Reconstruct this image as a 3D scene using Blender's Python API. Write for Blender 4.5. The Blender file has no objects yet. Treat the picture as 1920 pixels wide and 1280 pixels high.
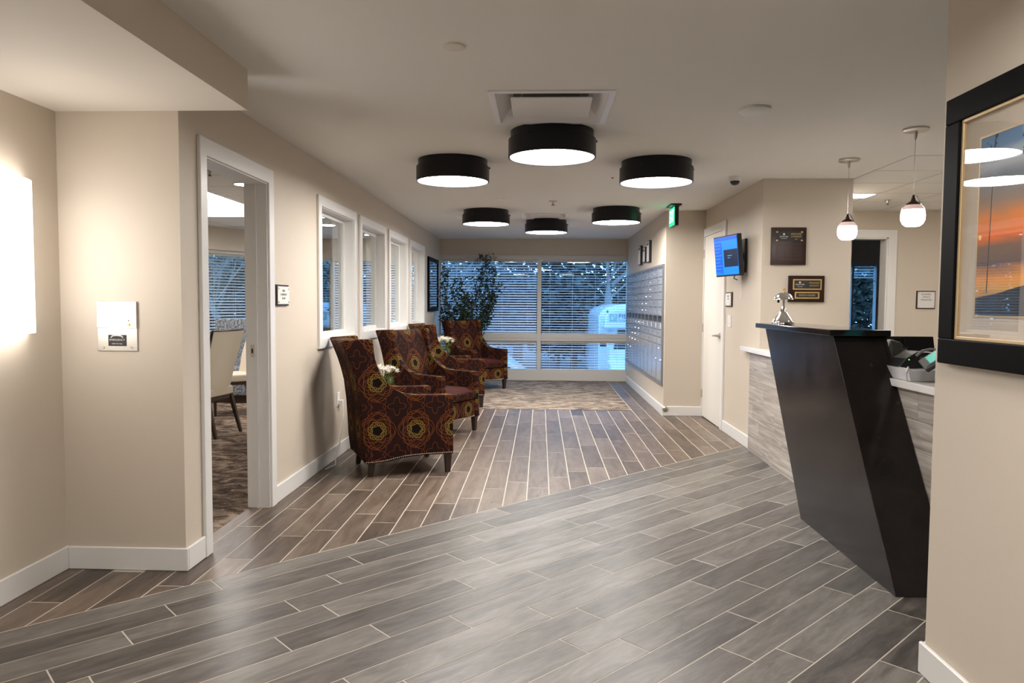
import bpy, bmesh, math, random
from math import sin, cos, pi, radians as R
from mathutils import Vector, Matrix
rnd = random.Random(7)
SC = bpy.context.scene
COL = SC.collection

# ------------------------------------------------------------------ camera, world, exposure
def make_camera():
    cd = bpy.data.cameras.new('camera'); cam = bpy.data.objects.new('camera', cd); COL.objects.link(cam)
    f, pit, yaw, rol, c = 1350.0, -0.0531, 0.0393, 0.006, 1.336
    fw = Vector((-sin(yaw)*cos(pit), cos(yaw)*cos(pit), sin(pit)))
    r0 = Vector((cos(yaw), sin(yaw), 0)); u0 = r0.cross(fw)
    rt = r0*cos(rol) + u0*sin(rol); up = -r0*sin(rol) + u0*cos(rol)
    m = Matrix((rt, up, -fw)).transposed().to_4x4(); m.translation = (0, 0, c)
    cam.matrix_world = m
    cd.sensor_width = 36; cd.lens = 36*f/1920; cd.clip_start = .05; cd.clip_end = 300
    SC.camera = cam
make_camera()
vs = SC.view_settings
vs.view_transform = 'Standard'; vs.look = 'None'; vs.gamma = 1; vs.use_curve_mapping = False
vs.exposure = 2.1
SKY = 2.0          # dusk sky strength
DRUM = 13.0        # drum lamp radiance
HALL_FILL = 7.5  # radiance of the unseen lamps added behind the viewer
w = bpy.data.worlds.new('world'); SC.world = w; w.use_nodes = True
nt = w.node_tree; nt.nodes.clear()
o = nt.nodes.new('ShaderNodeOutputWorld'); b = nt.nodes.new('ShaderNodeBackground')
tc = nt.nodes.new('ShaderNodeTexCoord'); sx = nt.nodes.new('ShaderNodeSeparateXYZ'); rp = nt.nodes.new('ShaderNodeValToRGB')
nt.links.new(tc.outputs['Generated'], sx.inputs[0]); nt.links.new(sx.outputs['Z'], rp.inputs[0])
rp.color_ramp.elements[0].color = (.19, .41, .76, 1); rp.color_ramp.elements[0].position = 0.0
rp.color_ramp.elements[1].color = (.09, .27, .60, 1); rp.color_ramp.elements[1].position = .8
nt.links.new(rp.outputs[0], b.inputs[0]); b.inputs[1].default_value = SKY
nt.links.new(b.outputs[0], o.inputs[0])

# ------------------------------------------------------------------ dimensions
XL, XR, D, YM, XD, YC = -1.75, 1.48, 12.45, 8.65, 1.945, 6.46
H, XS, YS, XR0, YR0, XLL, ZS = 2.44, -1.408, 3.45, 1.405, 2.61, -2.356, 2.25
YE, C0, TW, TL = 9.03, 4.911, .1545, .91
XDR, YDR = 2.72, 5.47

# ------------------------------------------------------------------ node helpers
class V:
    """A value in a material's node tree, with arithmetic."""
    def __init__(s, nt, sock): s.nt, s.s = nt, sock
    def op(s, name, *a):
        n = s.nt.nodes.new('ShaderNodeMath'); n.operation = name
        for i, x in enumerate((s,)+a):
            if isinstance(x, V): s.nt.links.new(x.s, n.inputs[i])
            else: n.inputs[i].default_value = x
        return V(s.nt, n.outputs[0])
    def __add__(s, o): return s.op('ADD', o)
    __radd__ = __add__
    def __sub__(s, o): return s.op('SUBTRACT', o)
    def __rsub__(s, o): return (s*-1.0)+o
    def __mul__(s, o): return s.op('MULTIPLY', o)
    __rmul__ = __mul__
    def __truediv__(s, o): return s.op('DIVIDE', o)
    def sin(s): return s.op('SINE')
    def cos(s): return s.op('COSINE')
    def abs(s): return s.op('ABSOLUTE')
    def sqrt(s): return s.op('SQRT')
    def lt(s, o): return s.op('LESS_THAN', o)
    def gt(s, o): return s.op('GREATER_THAN', o)
    def max(s, o): return s.op('MAXIMUM', o)
    def min(s, o): return s.op('MINIMUM', o)
    def frac(s): return s.op('FRACT')

class Mat:
    def __init__(s, name, col=(.5, .5, .5), rough=.5, metal=0, emit=0, ecol=None, spec=.5, coat=0, alpha=1):
        m = bpy.data.materials.new(name); m.use_nodes = True; s.m = m; s.nt = m.node_tree
        s.b = s.nt.nodes['Principled BSDF']; s.out = s.nt.nodes['Material Output']
        s.b.inputs['Base Color'].default_value = (*col, 1); s.b.inputs['Roughness'].default_value = rough
        s.b.inputs['Metallic'].default_value = metal; s.b.inputs['Specular IOR Level'].default_value = spec
        s.b.inputs['Coat Weight'].default_value = coat
        if emit:
            s.b.inputs['Emission Color'].default_value = (*(ecol or col), 1); s.b.inputs['Emission Strength'].default_value = emit
    def node(s, t, **k):
        n = s.nt.nodes.new('ShaderNode'+t)
        for a, v in k.items(): setattr(n, a, v)
        return n
    def link(s, a, b): s.nt.links.new(a.s if isinstance(a, V) else a, b)
    def coord(s, kind='Object', scale=(1, 1, 1)):
        t = s.node('TexCoord'); mp = s.node('Mapping'); s.link(t.outputs[kind], mp.inputs[0])
        mp.inputs['Scale'].default_value = scale; return mp.outputs[0]
    def xyz(s, vec):
        n = s.node('SeparateXYZ'); s.link(vec, n.inputs[0]); return [V(s.nt, n.outputs[i]) for i in range(3)]
    def noise(s, vec, scale=5, detail=3, rough=.5, dist=0):
        n = s.node('TexNoise'); s.link(vec, n.inputs['Vector']); n.inputs['Scale'].default_value = scale
        n.inputs['Detail'].default_value = detail; n.inputs['Roughness'].default_value = rough; n.inputs['Distortion'].default_value = dist
        return V(s.nt, n.outputs['Fac'])
    def ramp(s, v, stops):
        n = s.node('ValToRGB'); s.link(v, n.inputs[0]); e = n.color_ramp.elements
        for i, (p, c) in enumerate(stops):
            el = e[i] if i < 2 else e.new(p)
            el.position = p; el.color = (*c, 1)
        return n.outputs[0]
    def mix(s, fac, a, b, mode='MIX'):
        n = s.node('Mix', data_type='RGBA', blend_type=mode)
        for i, x in ((0, fac), (6, a), (7, b)):
            if isinstance(x, tuple): n.inputs[i].default_value = (*x, 1)
            elif isinstance(x, (int, float)): n.inputs[i].default_value = x
            else: s.link(x, n.inputs[i])
        return n.outputs[2]
    def color(s, c): s.link(c, s.b.inputs['Base Color']); return s
    def bump(s, h, strength=.2, dist=.01):
        n = s.node('Bump'); s.link(h, n.inputs['Height']); n.inputs['Strength'].default_value = strength
        n.inputs['Distance'].default_value = dist; s.link(n.outputs[0], s.b.inputs['Normal']); return s

def paint(name, col, rough=.55, bump=.25):
    m = Mat(name, col, rough)
    c = m.coord()
    n = m.noise(c, 55, 4, .6)
    m.bump(n, bump, .002)
    m.color(m.mix(m.noise(c, 2.2, 2)*.5, col, tuple(x*.94 for x in col)))
    return m.m

M = {}
M['wall'] = paint('beige wall paint', (.62, .545, .45))
M['ceiling'] = paint('ceiling paint', (.77, .755, .71), .8, .15)
M['soffit'] = paint('soffit paint', (.74, .68, .60), .7, .15)
M['trim'] = Mat('white trim paint', (.76, .75, .73), .35).m
M['frame'] = Mat('window frame paint', (.58, .56, .53), .4).m
M['door'] = Mat('door paint', (.74, .71, .66), .4).m
M['grout'] = paint('pale grout', (.50, .455, .39), .8)
M['black'] = Mat('black metal', (.012, .012, .015), .35).m
M['lampblack'] = Mat('lamp ring metal', (.006, .006, .010), .35, spec=.3).m
M['plastic_black'] = Mat('black plastic', (.015, .015, .017), .35).m
M['grey_plastic'] = Mat('grey plastic', (.10, .10, .10), .4).m
M['white_plastic'] = Mat('white plastic', (.8, .79, .77), .35).m
M['chrome'] = Mat('chrome', (.85, .85, .87), .08, 1).m
M['nickel'] = Mat('brushed nickel', (.55, .52, .47), .3, 1).m
M['brass'] = Mat('brass', (.70, .47, .16), .35, .35).m
M['gold_lip'] = Mat('gold lip', (.62, .46, .26), .4, .35).m
M['diffuser'] = Mat('lamp diffuser', (.9, .9, .9), .5, emit=DRUM, ecol=(1, .95, .90)).m
M['diffuser_fill'] = Mat('added fill lamp diffuser', (.9, .9, .9), .5, emit=HALL_FILL, ecol=(1, .95, .90)).m
M['spot'] = Mat('recessed lamp', (.9, .9, .9), .5, emit=40, ecol=(1, .93, .84)).m
M['tray_lamp'] = Mat('tray lamp', (.9, .9, .9), .5, emit=3, ecol=(1, .95, .9)).m
M['sconce'] = Mat('sconce shade', (.9, .88, .85), .5, emit=2.0, ecol=(1, .95, .90)).m
M['wood_dark'] = Mat('espresso wood', (.030, .014, .009), .3).m
M['mat_board'] = Mat('mat board', (.60, .52, .42), .8).m
M['paper'] = Mat('white card', (.75, .73, .70), .6).m
M['ink'] = Mat('dark ink', (.03, .03, .03), .6).m
M['screen_blue'] = Mat('screen blue', (0, 0, 0), .3, emit=.4, ecol=(.005, .20, .95)).m
M['screen_mid'] = Mat('screen mid blue', (0, 0, 0), .3, emit=.4, ecol=(.005, .09, .62)).m
M['screen_dark'] = Mat('screen dark', (0, 0, 0), .3, emit=.4, ecol=(.003, .010, .03)).m
M['screen_light'] = Mat('screen light', (0, 0, 0), .3, emit=.4, ecol=(.05, .30, 1.0)).m
M['screen_teal'] = Mat('screen teal', (0, 0, 0), .3, emit=.2, ecol=(.02, .55, .42)).m
M['exit_green'] = Mat('exit green', (0, .2, .1), .3, emit=.35, ecol=(.01, .75, .28)).m
M['exit_letter'] = Mat('exit letters', (0, .2, .1), .3, emit=.6, ecol=(.5, 1, .7)).m
M['maroon'] = Mat('maroon velvet', (.05, .007, .005), .85, spec=.2).m
M['cream'] = Mat('cream upholstery', (.62, .54, .43), .7).m
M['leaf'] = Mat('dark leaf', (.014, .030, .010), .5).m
M['stem'] = Mat('woody stem', (.05, .035, .02), .8).m
M['petal'] = Mat('white petal', (.80, .76, .66), .6).m
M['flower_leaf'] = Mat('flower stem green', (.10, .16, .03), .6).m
M['vase'] = Mat('dark glass vase', (.015, .018, .015), .08).m
M['vehicle'] = Mat('white vehicle paint', (.75, .78, .82), .25, coat=.3).m
M['vehicle_glass'] = Mat('vehicle glass', (.02, .03, .04), .05).m
M['tyre'] = Mat('tyre rubber', (.02, .02, .02), .8).m
M['bus_blue'] = Mat('bus lettering', (.03, .09, .25), .5).m
M['bus_green'] = Mat('bus logo green', (.25, .42, .36), .5).m
M['rubber'] = Mat('door stop rubber', (.25, .22, .17), .5, .3).m
M['white_quartz'] = Mat('white quartz', (.78, .76, .74), .2).m
M['white_counter_item'] = Mat('white tray plastic', (.70, .70, .72), .35).m

def glass(name, tint=(1, 1, 1), refl=1.0):
    m = Mat(name); nt_ = m.nt; nt_.nodes.remove(m.b)
    tr = m.node('BsdfTransparent'); tr.inputs[0].default_value = (*tint, 1)
    gl = m.node('BsdfGlossy'); gl.inputs['Roughness'].default_value = 0.0
    gl.inputs[0].default_value = (refl, refl, refl, 1)
    fr = m.node('Fresnel'); ge = m.node('NewGeometry'); m.link(1.5-V(m.nt, ge.outputs['Backfacing'])*.8333, fr.inputs[0])
    mx = m.node('MixShader'); m.link(fr.outputs[0], mx.inputs[0]); m.link(tr.outputs[0], mx.inputs[1]); m.link(gl.outputs[0], mx.inputs[2])
    m.link(mx.outputs[0], m.out.inputs[0]); return m.m
M['glass'] = glass('window glass', (.93, .96, .96))
M['picture_glass'] = glass('picture glass', (.97, .97, .97))
M['acrylic'] = glass('clear acrylic', (.8, .82, .8))

def plank_mat(name, dark, mid, light, axis_scale):
    m = Mat(name, mid, .34, spec=.5)
    c = m.coord('Object', axis_scale)
    oi = m.node('ObjectInfo')
    vm = m.node('VectorMath', operation='ADD'); m.link(c, vm.inputs[0])
    cmb = m.node('CombineXYZ'); r = V(m.nt, oi.outputs['Random'])
    m.link(r*37.0, cmb.inputs[0]); m.link(r*91.0, cmb.inputs[1]); m.link(cmb.outputs[0], vm.inputs[1])
    v = vm.outputs[0]
    n1 = m.noise(v, 1.9, 4, .6, 1.4); n2 = m.noise(v, 7, 5, .65, 1.2)
    f = n1*.75 + n2*.35 + (r-.5)*.26 - .03
    m.color(m.ramp(f, [(.30, dark), (.52, mid), (.74, light)]))
    m.link(m.noise(v, 4, 3)*.14+.29, m.b.inputs['Roughness'])
    m.bump(n2, .12, .002)
    return m.m
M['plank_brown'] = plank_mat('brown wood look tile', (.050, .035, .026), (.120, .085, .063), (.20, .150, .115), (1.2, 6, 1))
M['plank_sheen'] = plank_mat('wood look tile with painted sheen', (.052, .046, .041), (.118, .106, .095), (.20, .184, .168), (1.2, 6, 1))  # same tile as the brown one, its directional sheen put into a greyer colour

def carpet_mat(name, a, b_, c_, sc=(2.5, 9, 1)):
    m = Mat(name, b_, .95, spec=.1)
    v = m.coord('Object', sc); n = m.noise(v, 2.2, 6, .7, .8)*.8+m.noise(m.coord(), 140, 2)*.2
    m.color(m.ramp(n, [(.43, a), (.51, b_), (.60, c_)])); m.bump(m.noise(m.coord(), 260, 2), .5, .004); return m.m
M['carpet'] = carpet_mat('walk off carpet', (.10, .078, .062), (.27, .215, .17), (.44, .37, .30), (2.2, 6, 1))
M['dining_carpet'] = carpet_mat('dining carpet', (.055, .038, .028), (.17, .12, .09), (.34, .27, .21), (3.0, 4.5, 1))

def stone_mat():
    m = Mat('wood vein wall tile', (.4, .36, .32), .35)
    oi = m.node('ObjectInfo'); r = V(m.nt, oi.outputs['Random'])
    c = m.coord('Object', (1, 1.1, 22)); cmb = m.node('CombineXYZ'); m.link(r*13.0, cmb.inputs[1]); m.link(r*57.0, cmb.inputs[2])
    vm = m.node('VectorMath', operation='ADD'); m.link(c, vm.inputs[0]); m.link(cmb.outputs[0], vm.inputs[1])
    n = m.noise(vm.outputs[0], 1.7, 5, .55, .9)
    m.color(m.ramp(n+(r-.5)*.08, [(.30, (.24, .21, .185)), (.5, (.40, .36, .32)), (.66, (.56, .52, .475))])); return m.m
M['stone'] = stone_mat()
def quartz():
    m = Mat('black flecked stone', (.02, .016, .014), .14, spec=.32)
    n = m.noise(m.coord(), 26, 5, .6); n2 = m.noise(m.coord(), 3.2, 4, .6)
    base = m.ramp(n2, [(.3, (.008, .006, .005)), (.7, (.024, .019, .017))])
    m.color(m.mix(n.gt(.69)*.5, base, (.08, .062, .05)))
    m.link(m.noise(m.coord(), 8, 3)*.16+.12, m.b.inputs['Roughness']); return m.m
M['black_stone'] = quartz()
M['cap_stone'] = Mat('polished black cap', (.014, .013, .014), .08).m
def metal_box():
    m = Mat('anodised mailbox metal', (.58, .59, .62), .32, .6)
    m.link(m.noise(m.coord('Object', (1, 40, 2)), 3, 2)*.10+.18, m.b.inputs['Roughness']); return m.m
M['mailbox'] = metal_box()
M['mail_frame'] = Mat('mailbox frame metal', (.34, .355, .39), .4, .7).m
M['mail_dark'] = Mat('mail slot shadow gap', (.10, .10, .11), .5, .5).m
M['slat'] = Mat('blind slat', (.74, .75, .77), .5).m
M['ground'] = paint('asphalt', (.05, .055, .06), .9)
M['bark'] = Mat('bark', (.10, .085, .07), .9).m
M['bark_pale'] = Mat('pale bark', (.17, .16, .145), .9).m
M['tree_a'] = Mat('tree leaf', (.020, .036, .022), .8).m
M['tree_b'] = Mat('tree leaf grey', (.050, .055, .040), .8).m
M['napkin'] = Mat('napkin', (.8, .8, .8), .8).m
m = Mat('banquette weave', (.2, .22, .25), .9); nn = m.noise(m.coord(), 40, 3, .6)
m.color(m.ramp(nn, [(.4, (.07, .08, .10)), (.6, (.30, .32, .35))])); M['banquette'] = m.m

def fabric():
    m = Mat('rosette tapestry', (.03, .012, .009), .85, spec=.12)
    
    t = m.node('TexCoord'); u, v, _ = m.xyz(t.outputs['UV'])
    PX, PY = .30, .365
    def lines(u0, v0, specs):
        fx = ((u-u0)/PX).frac()*PX-PX/2; fy = ((v-v0)/PY).frac()*PY-PY/2
        r = (fx*fx+fy*fy).sqrt(); th = fy.op('ARCTAN2', fx); out = None
        for (R0, a, n, ph, wd) in specs:
            k = (r-((th*float(n)+ph).cos()*a+R0)).abs().lt(wd)
            out = k if out is None else out.max(k)
        return out, r
    gold, r0 = lines(0, 0, [(.058, .010, 8, 0, .0022), (.060, .011, 8, pi, .0022), (.047, .007, 7, .6, .0022), (.067, .006, 6, 1.0, .0018), (.040, .004, 5, 0, .0025)])
    org, _ = lines(0, 0, [(.112, .020, 4, .4, .0017), (.108, .026, 4, 2.9, .0017), (.112, .030, 2, 0, .0019), (.088, .016, 6, 0, .0014), (.122, .022, 2, pi, .0021), (.095, .020, 5, 2.0, .0014)])
    org2, _ = lines(PX/2, PY/2, [(.052, .018, 4, 0, .0017)])
    org3, _ = lines(0, PY/2, [(.066, .024, 4, pi, .0018), (.050, .016, 3, 0, .0015)])
    org = org.max(org2).max(org3)
    big = m.noise(t.outputs['UV'], 6, 2)
    base = m.mix(big, (.012, .004, .0035), (.026, .009, .007))
    base = m.mix(r0.lt(.033)*1.0, base, (.006, .004, .004))
    c1 = m.mix(org*.85, base, (.20, .058, .012)); c2 = m.mix(gold*.9, c1, (.24, .155, .028))
    m.color(c2); m.bump(m.noise(t.outputs['UV'], 400, 2), .25, .001); return m.m
M['fabric'] = fabric()

def sunset():
    m = Mat('sunset print', (.5, .3, .2), .6)
    c = m.coord(); x, y, z = m.xyz(c)      # object origin at the print's lower far corner; y runs to the camera (negative), z up 0..0.584
    n = m.noise(m.coord('Object', (1, 1.5, 7)), 2.5, 4, .6, .5); h = z+(n-.5)*.06
    sky = m.ramp(h/.584, [(0, (.02, .022, .03)), (.13, (.75, .40, .09)), (.2, (.90, .36, .05)), (.27, (.16, .10, .09)), (.37, (.22, .13, .09)), (.42, (.95, .20, .02)), (.52, (.80, .26, .05)), (.60, (.33, .24, .18)), (.72, (.20, .23, .27)), (.80, (.55, .58, .62)), (.88, (.16, .27, .42)), (1, (.10, .22, .40))])
    hill = z.lt(y*-.15+.055+(n-.5)*.02)
    c1 = m.mix(hill*1.0, sky, (.018, .02, .028))
    tree = (m.noise(m.coord('Object', (1, 1, 1)), 9, 5, .7)+(z-.5)*.55-(y*1.0+.12).abs()*.25).gt(.60)*z.gt(.30)
    c2 = m.mix(tree*.85, c1, (.03, .03, .035))
    pole = (y+.055-(z-.06)*-.03).abs().lt(.0025)*z.lt(.42)*z.gt(.07)
    c3 = m.mix(pole*1.0, c2, (.04, .03, .03))
    sun = ((y+.012)*(y+.012)+(z-.245)*(z-.245)).sqrt().lt(.008)
    c4 = m.mix(sun*1.0, c3, (1, .8, .3)); m.color(c4); return m.m
M['sunset'] = sunset()
m = Mat('landscape print', (.1, .1, .12), .6); n = m.noise(m.coord('Object', (1, 2, 5)), 2, 4)
m.color(m.ramp(n, [(.35, (.03, .05, .07)), (.5, (.10, .14, .17)), (.65, (.35, .38, .4))])); M['print_small'] = m.m

# ------------------------------------------------------------------ mesh helpers
class MB:
    def __init__(s): s.v, s.f, s.mi = [], [], []
    def add(s, vs_, fs, mi=0):
        n = len(s.v); s.v += [tuple(v) for v in vs_]; s.f += [tuple(i+n for i in f) for f in fs]; s.mi += [mi]*len(fs); return s
    def box(s, x0, x1, y0, y1, z0, z1, mi=0, mat=None):
        v = [Vector(p) for p in ((x0, y0, z0), (x1, y0, z0), (x1, y1, z0), (x0, y1, z0), (x0, y0, z1), (x1, y0, z1), (x1, y1, z1), (x0, y1, z1))]
        if mat is not None: v = [mat @ p for p in v]
        return s.add(v, [(0, 3, 2, 1), (4, 5, 6, 7), (0, 1, 5, 4), (1, 2, 6, 5), (2, 3, 7, 6), (3, 0, 4, 7)], mi)
    def prism(s, pts, h0, h1, to, mi=0):
        """pts 2-D polygon; to(a, b, h) -> 3-D point"""
        n = len(pts); v = [to(a, b_, h0) for a, b_ in pts]+[to(a, b_, h1) for a, b_ in pts]
        f = [tuple(range(n-1, -1, -1)), tuple(range(n, 2*n))]+[(i, (i+1) % n, n+(i+1) % n, n+i) for i in range(n)]
        return s.add(v, f, mi)
    def lathe(s, prof, n=24, c=(0, 0, 0), axis='z', mi=0, cap=True):
        vs_ = []
        for r, z in prof:
            for i in range(n):
                a = 2*pi*i/n; p = (r*cos(a), r*sin(a), z)
                if axis == 'x': p = (z, r*cos(a), r*sin(a))
                if axis == 'y': p = (r*sin(a), z, r*cos(a))
                vs_.append((p[0]+c[0], p[1]+c[1], p[2]+c[2]))
        fs = [(j*n+i, j*n+(i+1) % n, (j+1)*n+(i+1) % n, (j+1)*n+i) for j in range(len(prof)-1) for i in range(n)]
        if cap: fs += [tuple(range(n-1, -1, -1)), tuple((len(prof)-1)*n+i for i in range(n))]
        return s.add(vs_, fs, mi)
    def cyl(s, c, r, h, n=24, axis='z', mi=0): return s.lathe([(r, 0), (r, h)], n, c, axis, mi)
    def tube(s, pts, r, n=8, mi=0, r1=None):
        pts = [Vector(p) for p in pts]; rings = []
        for k, p in enumerate(pts):
            d = (pts[min(k+1, len(pts)-1)]-pts[max(k-1, 0)]).normalized()
            a = d.cross(Vector((0, 0, 1)));  a = a.normalized() if a.length > 1e-3 else Vector((1, 0, 0))
            b_ = d.cross(a); rr = r if r1 is None else r+(r1-r)*k/(len(pts)-1)
            rings += [p+a*cos(2*pi*i/n)*rr+b_*sin(2*pi*i/n)*rr for i in range(n)]
        m_ = len(pts)
        fs = [(j*n+i, j*n+(i+1) % n, (j+1)*n+(i+1) % n, (j+1)*n+i) for j in range(m_-1) for i in range(n)]
        fs += [tuple(range(n-1, -1, -1)), tuple((m_-1)*n+i for i in range(n))]
        return s.add(rings, fs, mi)
    def quad(s, a, b_, c, d, mi=0): return s.add([a, b_, c, d], [(0, 1, 2, 3)], mi)
    def mesh(s, name, mats, smooth=False, uv=None):
        me = bpy.data.meshes.new(name); me.from_pydata(s.v, [], s.f)
        for m_ in (mats if isinstance(mats, (list, tuple)) else [mats]): me.materials.append(m_)
        me.polygons.foreach_set('material_index', s.mi)
        bm = bmesh.new(); bm.from_mesh(me); bmesh.ops.recalc_face_normals(bm, faces=bm.faces); bm.to_mesh(me); bm.free()
        if smooth:
            me.polygons.foreach_set('use_smooth', [True]*len(me.polygons))
            try: me.set_sharp_from_angle(angle=R(40))
            except Exception: pass
        if uv:
            l = me.uv_layers.new(name='UVMap')
            for p in me.polygons:
                nx, ny, nz = (abs(c) for c in p.normal)
                for li in p.loop_indices:
                    q = me.vertices[me.loops[li].vertex_index].co
                    if ny >= nx and ny >= nz: t = (q.x, q.z)
                    elif nx >= nz: t = (q.y, q.z)
                    else: t = (q.y, q.x)
                    l.data[li].uv = (t[0]+uv[0], t[1]+uv[1])
        return me
    def obj(s, name, mat, parent=None, smooth=False, uv=None, bevel=0, seg=2, **props):
        ob = bpy.data.objects.new(name, s.mesh(name, mat, smooth, uv)); COL.objects.link(ob)
        if parent is not None: ob.parent = parent
        if bevel:
            md = ob.modifiers.new('bevel', 'BEVEL'); md.width = bevel; md.segments = seg; md.limit_method = 'ANGLE'; md.angle_limit = R(40)
        for k, v_ in props.items(): ob[k] = v_
        return ob

def thing(name, label, cat, loc=(0, 0, 0), rz=0, group=None):
    e = bpy.data.objects.new(name, None); COL.objects.link(e); e.empty_display_size = .1
    e.location = loc; e.rotation_euler = (0, 0, rz); e['label'] = label; e['category'] = cat
    if group: e['group'] = group
    return e
def tag(ob, label, cat, group=None):
    ob['label'] = label; ob['category'] = cat
    if group: ob['group'] = group
    return ob
def sempty(name, loc=(0, 0, 0)):
    e = bpy.data.objects.new(name, None); COL.objects.link(e); e.location = loc; e['kind'] = 'structure'; return e
def struct(mb, name, mat, parent=None, **k):
    ob = mb.obj(name, mat, parent, **k)
    if parent is None: ob['kind'] = 'structure'
    return ob
def inst(name, me, parent=None, loc=(0, 0, 0), rot=(0, 0, 0)):
    ob = bpy.data.objects.new(name, me); COL.objects.link(ob); ob.location = loc; ob.rotation_euler = rot
    if parent is not None: ob.parent = parent
    return ob
def copy_tree(src, parent=None):
    c = src.copy(); COL.objects.link(c)
    if parent is not None: c.parent = parent
    for ch in list(src.children):
        copy_tree(ch, c)
    return c

def slab(mb, axis, t0, t1, u0, u1, v0, v1, holes=(), mi=0):
    """A wall or ceiling slab with rectangular holes. axis 'x': thickness along x, u = y, v = z; 'y': u = x, v = z; 'z': u = x, v = y."""
    us = sorted({u0, u1, *[h[0] for h in holes], *[h[1] for h in holes]}); vs_ = sorted({v0, v1, *[h[2] for h in holes], *[h[3] for h in holes]})
    us = [u for u in us if u0-1e-9 <= u <= u1+1e-9]; vs_ = [v for v in vs_ if v0-1e-9 <= v <= v1+1e-9]
    P = {'x': lambda t, u, v: (t, u, v), 'y': lambda t, u, v: (u, t, v), 'z': lambda t, u, v: (u, v, t)}[axis]
    def solid(i, j):
        if not (0 <= i < len(us)-1 and 0 <= j < len(vs_)-1): return False
        cu, cv = (us[i]+us[i+1])/2, (vs_[j]+vs_[j+1])/2
        return not any(h[0] < cu < h[1] and h[2] < cv < h[3] for h in holes)
    for i in range(len(us)-1):
        for j in range(len(vs_)-1):
            if not solid(i, j): continue
            a, b_, c, d = us[i], us[i+1], vs_[j], vs_[j+1]
            for t in (t0, t1): mb.quad(P(t, a, c), P(t, b_, c), P(t, b_, d), P(t, a, d), mi)
            for (di, dj, p, q) in ((-1, 0, (a, c), (a, d)), (1, 0, (b_, c), (b_, d)), (0, -1, (a, c), (b_, c)), (0, 1, (a, d), (b_, d))):
                if not solid(i+di, j+dj): mb.quad(P(t0, *p), P(t1, *p), P(t1, *q), P(t0, *q), mi)
    return mb
def slab_obj(name, mat, *a, **k):
    mb = MB(); slab(mb, *a, **k)
    me = mb.mesh(name, mat); bm = bmesh.new(); bm.from_mesh(me); bmesh.ops.remove_doubles(bm, verts=bm.verts, dist=1e-5)
    bmesh.ops.recalc_face_normals(bm, faces=bm.faces); bm.to_mesh(me); bm.free()
    ob = bpy.data.objects.new(name, me); COL.objects.link(ob); ob['kind'] = 'structure'; return ob

FONT = {}
def text(body, size, mat, parent, origin, xdir, zdir, name='lettering', depth=.0008, align='CENTER', width=None):
    """Real lettering: a text curve turned to a mesh, laid out with xdir to the right and zdir up."""
    cu = bpy.data.curves.new(name, 'FONT'); cu.body = body; cu.size = size; cu.extrude = depth; cu.resolution_u = 3
    cu.align_x = align; cu.align_y = 'CENTER'
    tmp = bpy.data.objects.new(name, cu); COL.objects.link(tmp)
    dg = bpy.context.evaluated_depsgraph_get(); me = bpy.data.meshes.new_from_object(tmp.evaluated_get(dg)); bpy.data.objects.remove(tmp)
    X = Vector(xdir).normalized(); Z = Vector(zdir).normalized(); N = X.cross(Z)
    mt = Matrix((X, Z, N)).transposed().to_4x4(); mt.translation = Vector(origin)
    if width:
        xs = [v.co.x for v in me.vertices]; k = width/max(1e-6, max(xs)-min(xs))
        me.transform(Matrix.Diagonal((k, 1, 1, 1)))
    me.transform(mt); me.materials.clear(); me.materials.append(mat)
    ob = bpy.data.objects.new(name, me); COL.objects.link(ob)
    if parent is not None: ob.parent = parent
    return ob

# ------------------------------------------------------------------ floor and planks
def clip(poly, n, d):
    """keep the part of a polygon with n.p >= d"""
    out = []
    for i in range(len(poly)):
        a, b_ = poly[i], poly[(i+1) % len(poly)]
        da, db = a[0]*n[0]+a[1]*n[1]-d, b_[0]*n[0]+b_[1]*n[1]-d
        if da >= 0: out.append(a)
        if da*db < 0: t = da/(da-db); out.append((a[0]+(b_[0]-a[0])*t, a[1]+(b_[1]-a[1])*t))
    return out
def area(p): return abs(sum(p[i][0]*p[(i+1) % len(p)][1]-p[(i+1) % len(p)][0]*p[i][1] for i in range(len(p))))/2 if len(p) > 2 else 0

floor = struct(MB().box(-2.6, 7, -4.1, 12.7, -.08, -.0009), 'floor', M['grout'])
G = .0036      # half grout
def put_plank(poly, ang, mat, mb=None):
    cx = sum(p[0] for p in poly)/len(poly); cy = sum(p[1] for p in poly)/len(poly)
    mm = mb or MB(); n = len(poly)
    if mb is None:
        loc = [((p[0]-cx)*cos(ang)+(p[1]-cy)*sin(ang), -(p[0]-cx)*sin(ang)+(p[1]-cy)*cos(ang)) for p in poly]
    else: loc = poly
    dz = rnd.uniform(-.0002, .0002)
    e = .0012; ctr = (0, 0) if mb is None else (cx, cy)
    def ins(p):
        dx, dy = ctr[0]-p[0], ctr[1]-p[1]; L = math.hypot(dx, dy) or 1
        return (p[0]+dx/L*e, p[1]+dy/L*e)
    top = [(*ins(p), dz) for p in loc]; low = [(*p, -.0007) for p in loc]; bot = [(*p, -.004) for p in loc]
    mm.add(top+low+bot, [tuple(range(n))]+[(n+i, n+(i+1) % n, (i+1) % n, i) for i in range(n)]+[(2*n+i, 2*n+(i+1) % n, n+(i+1) % n, n+i) for i in range(n)])
    if mb is None:
        ob = mm.obj('plank', mat, floor); ob.location = (cx, cy, 0); ob.rotation_euler = (0, 0, ang)
S2 = 2**.5
near = {0: 2.155, 1: 1.90, 2: 2.60, 3: 2.312, 4: 2.414, 5: 2.125, 6: 1.557, 7: 1.855, 8: 2.168, 9: 2.318, 10: 2.05, 11: 2.23, 12: 2.783, 13: 2.463, 14: 2.62, 15: 3.327, 16: 2.822}
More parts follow.
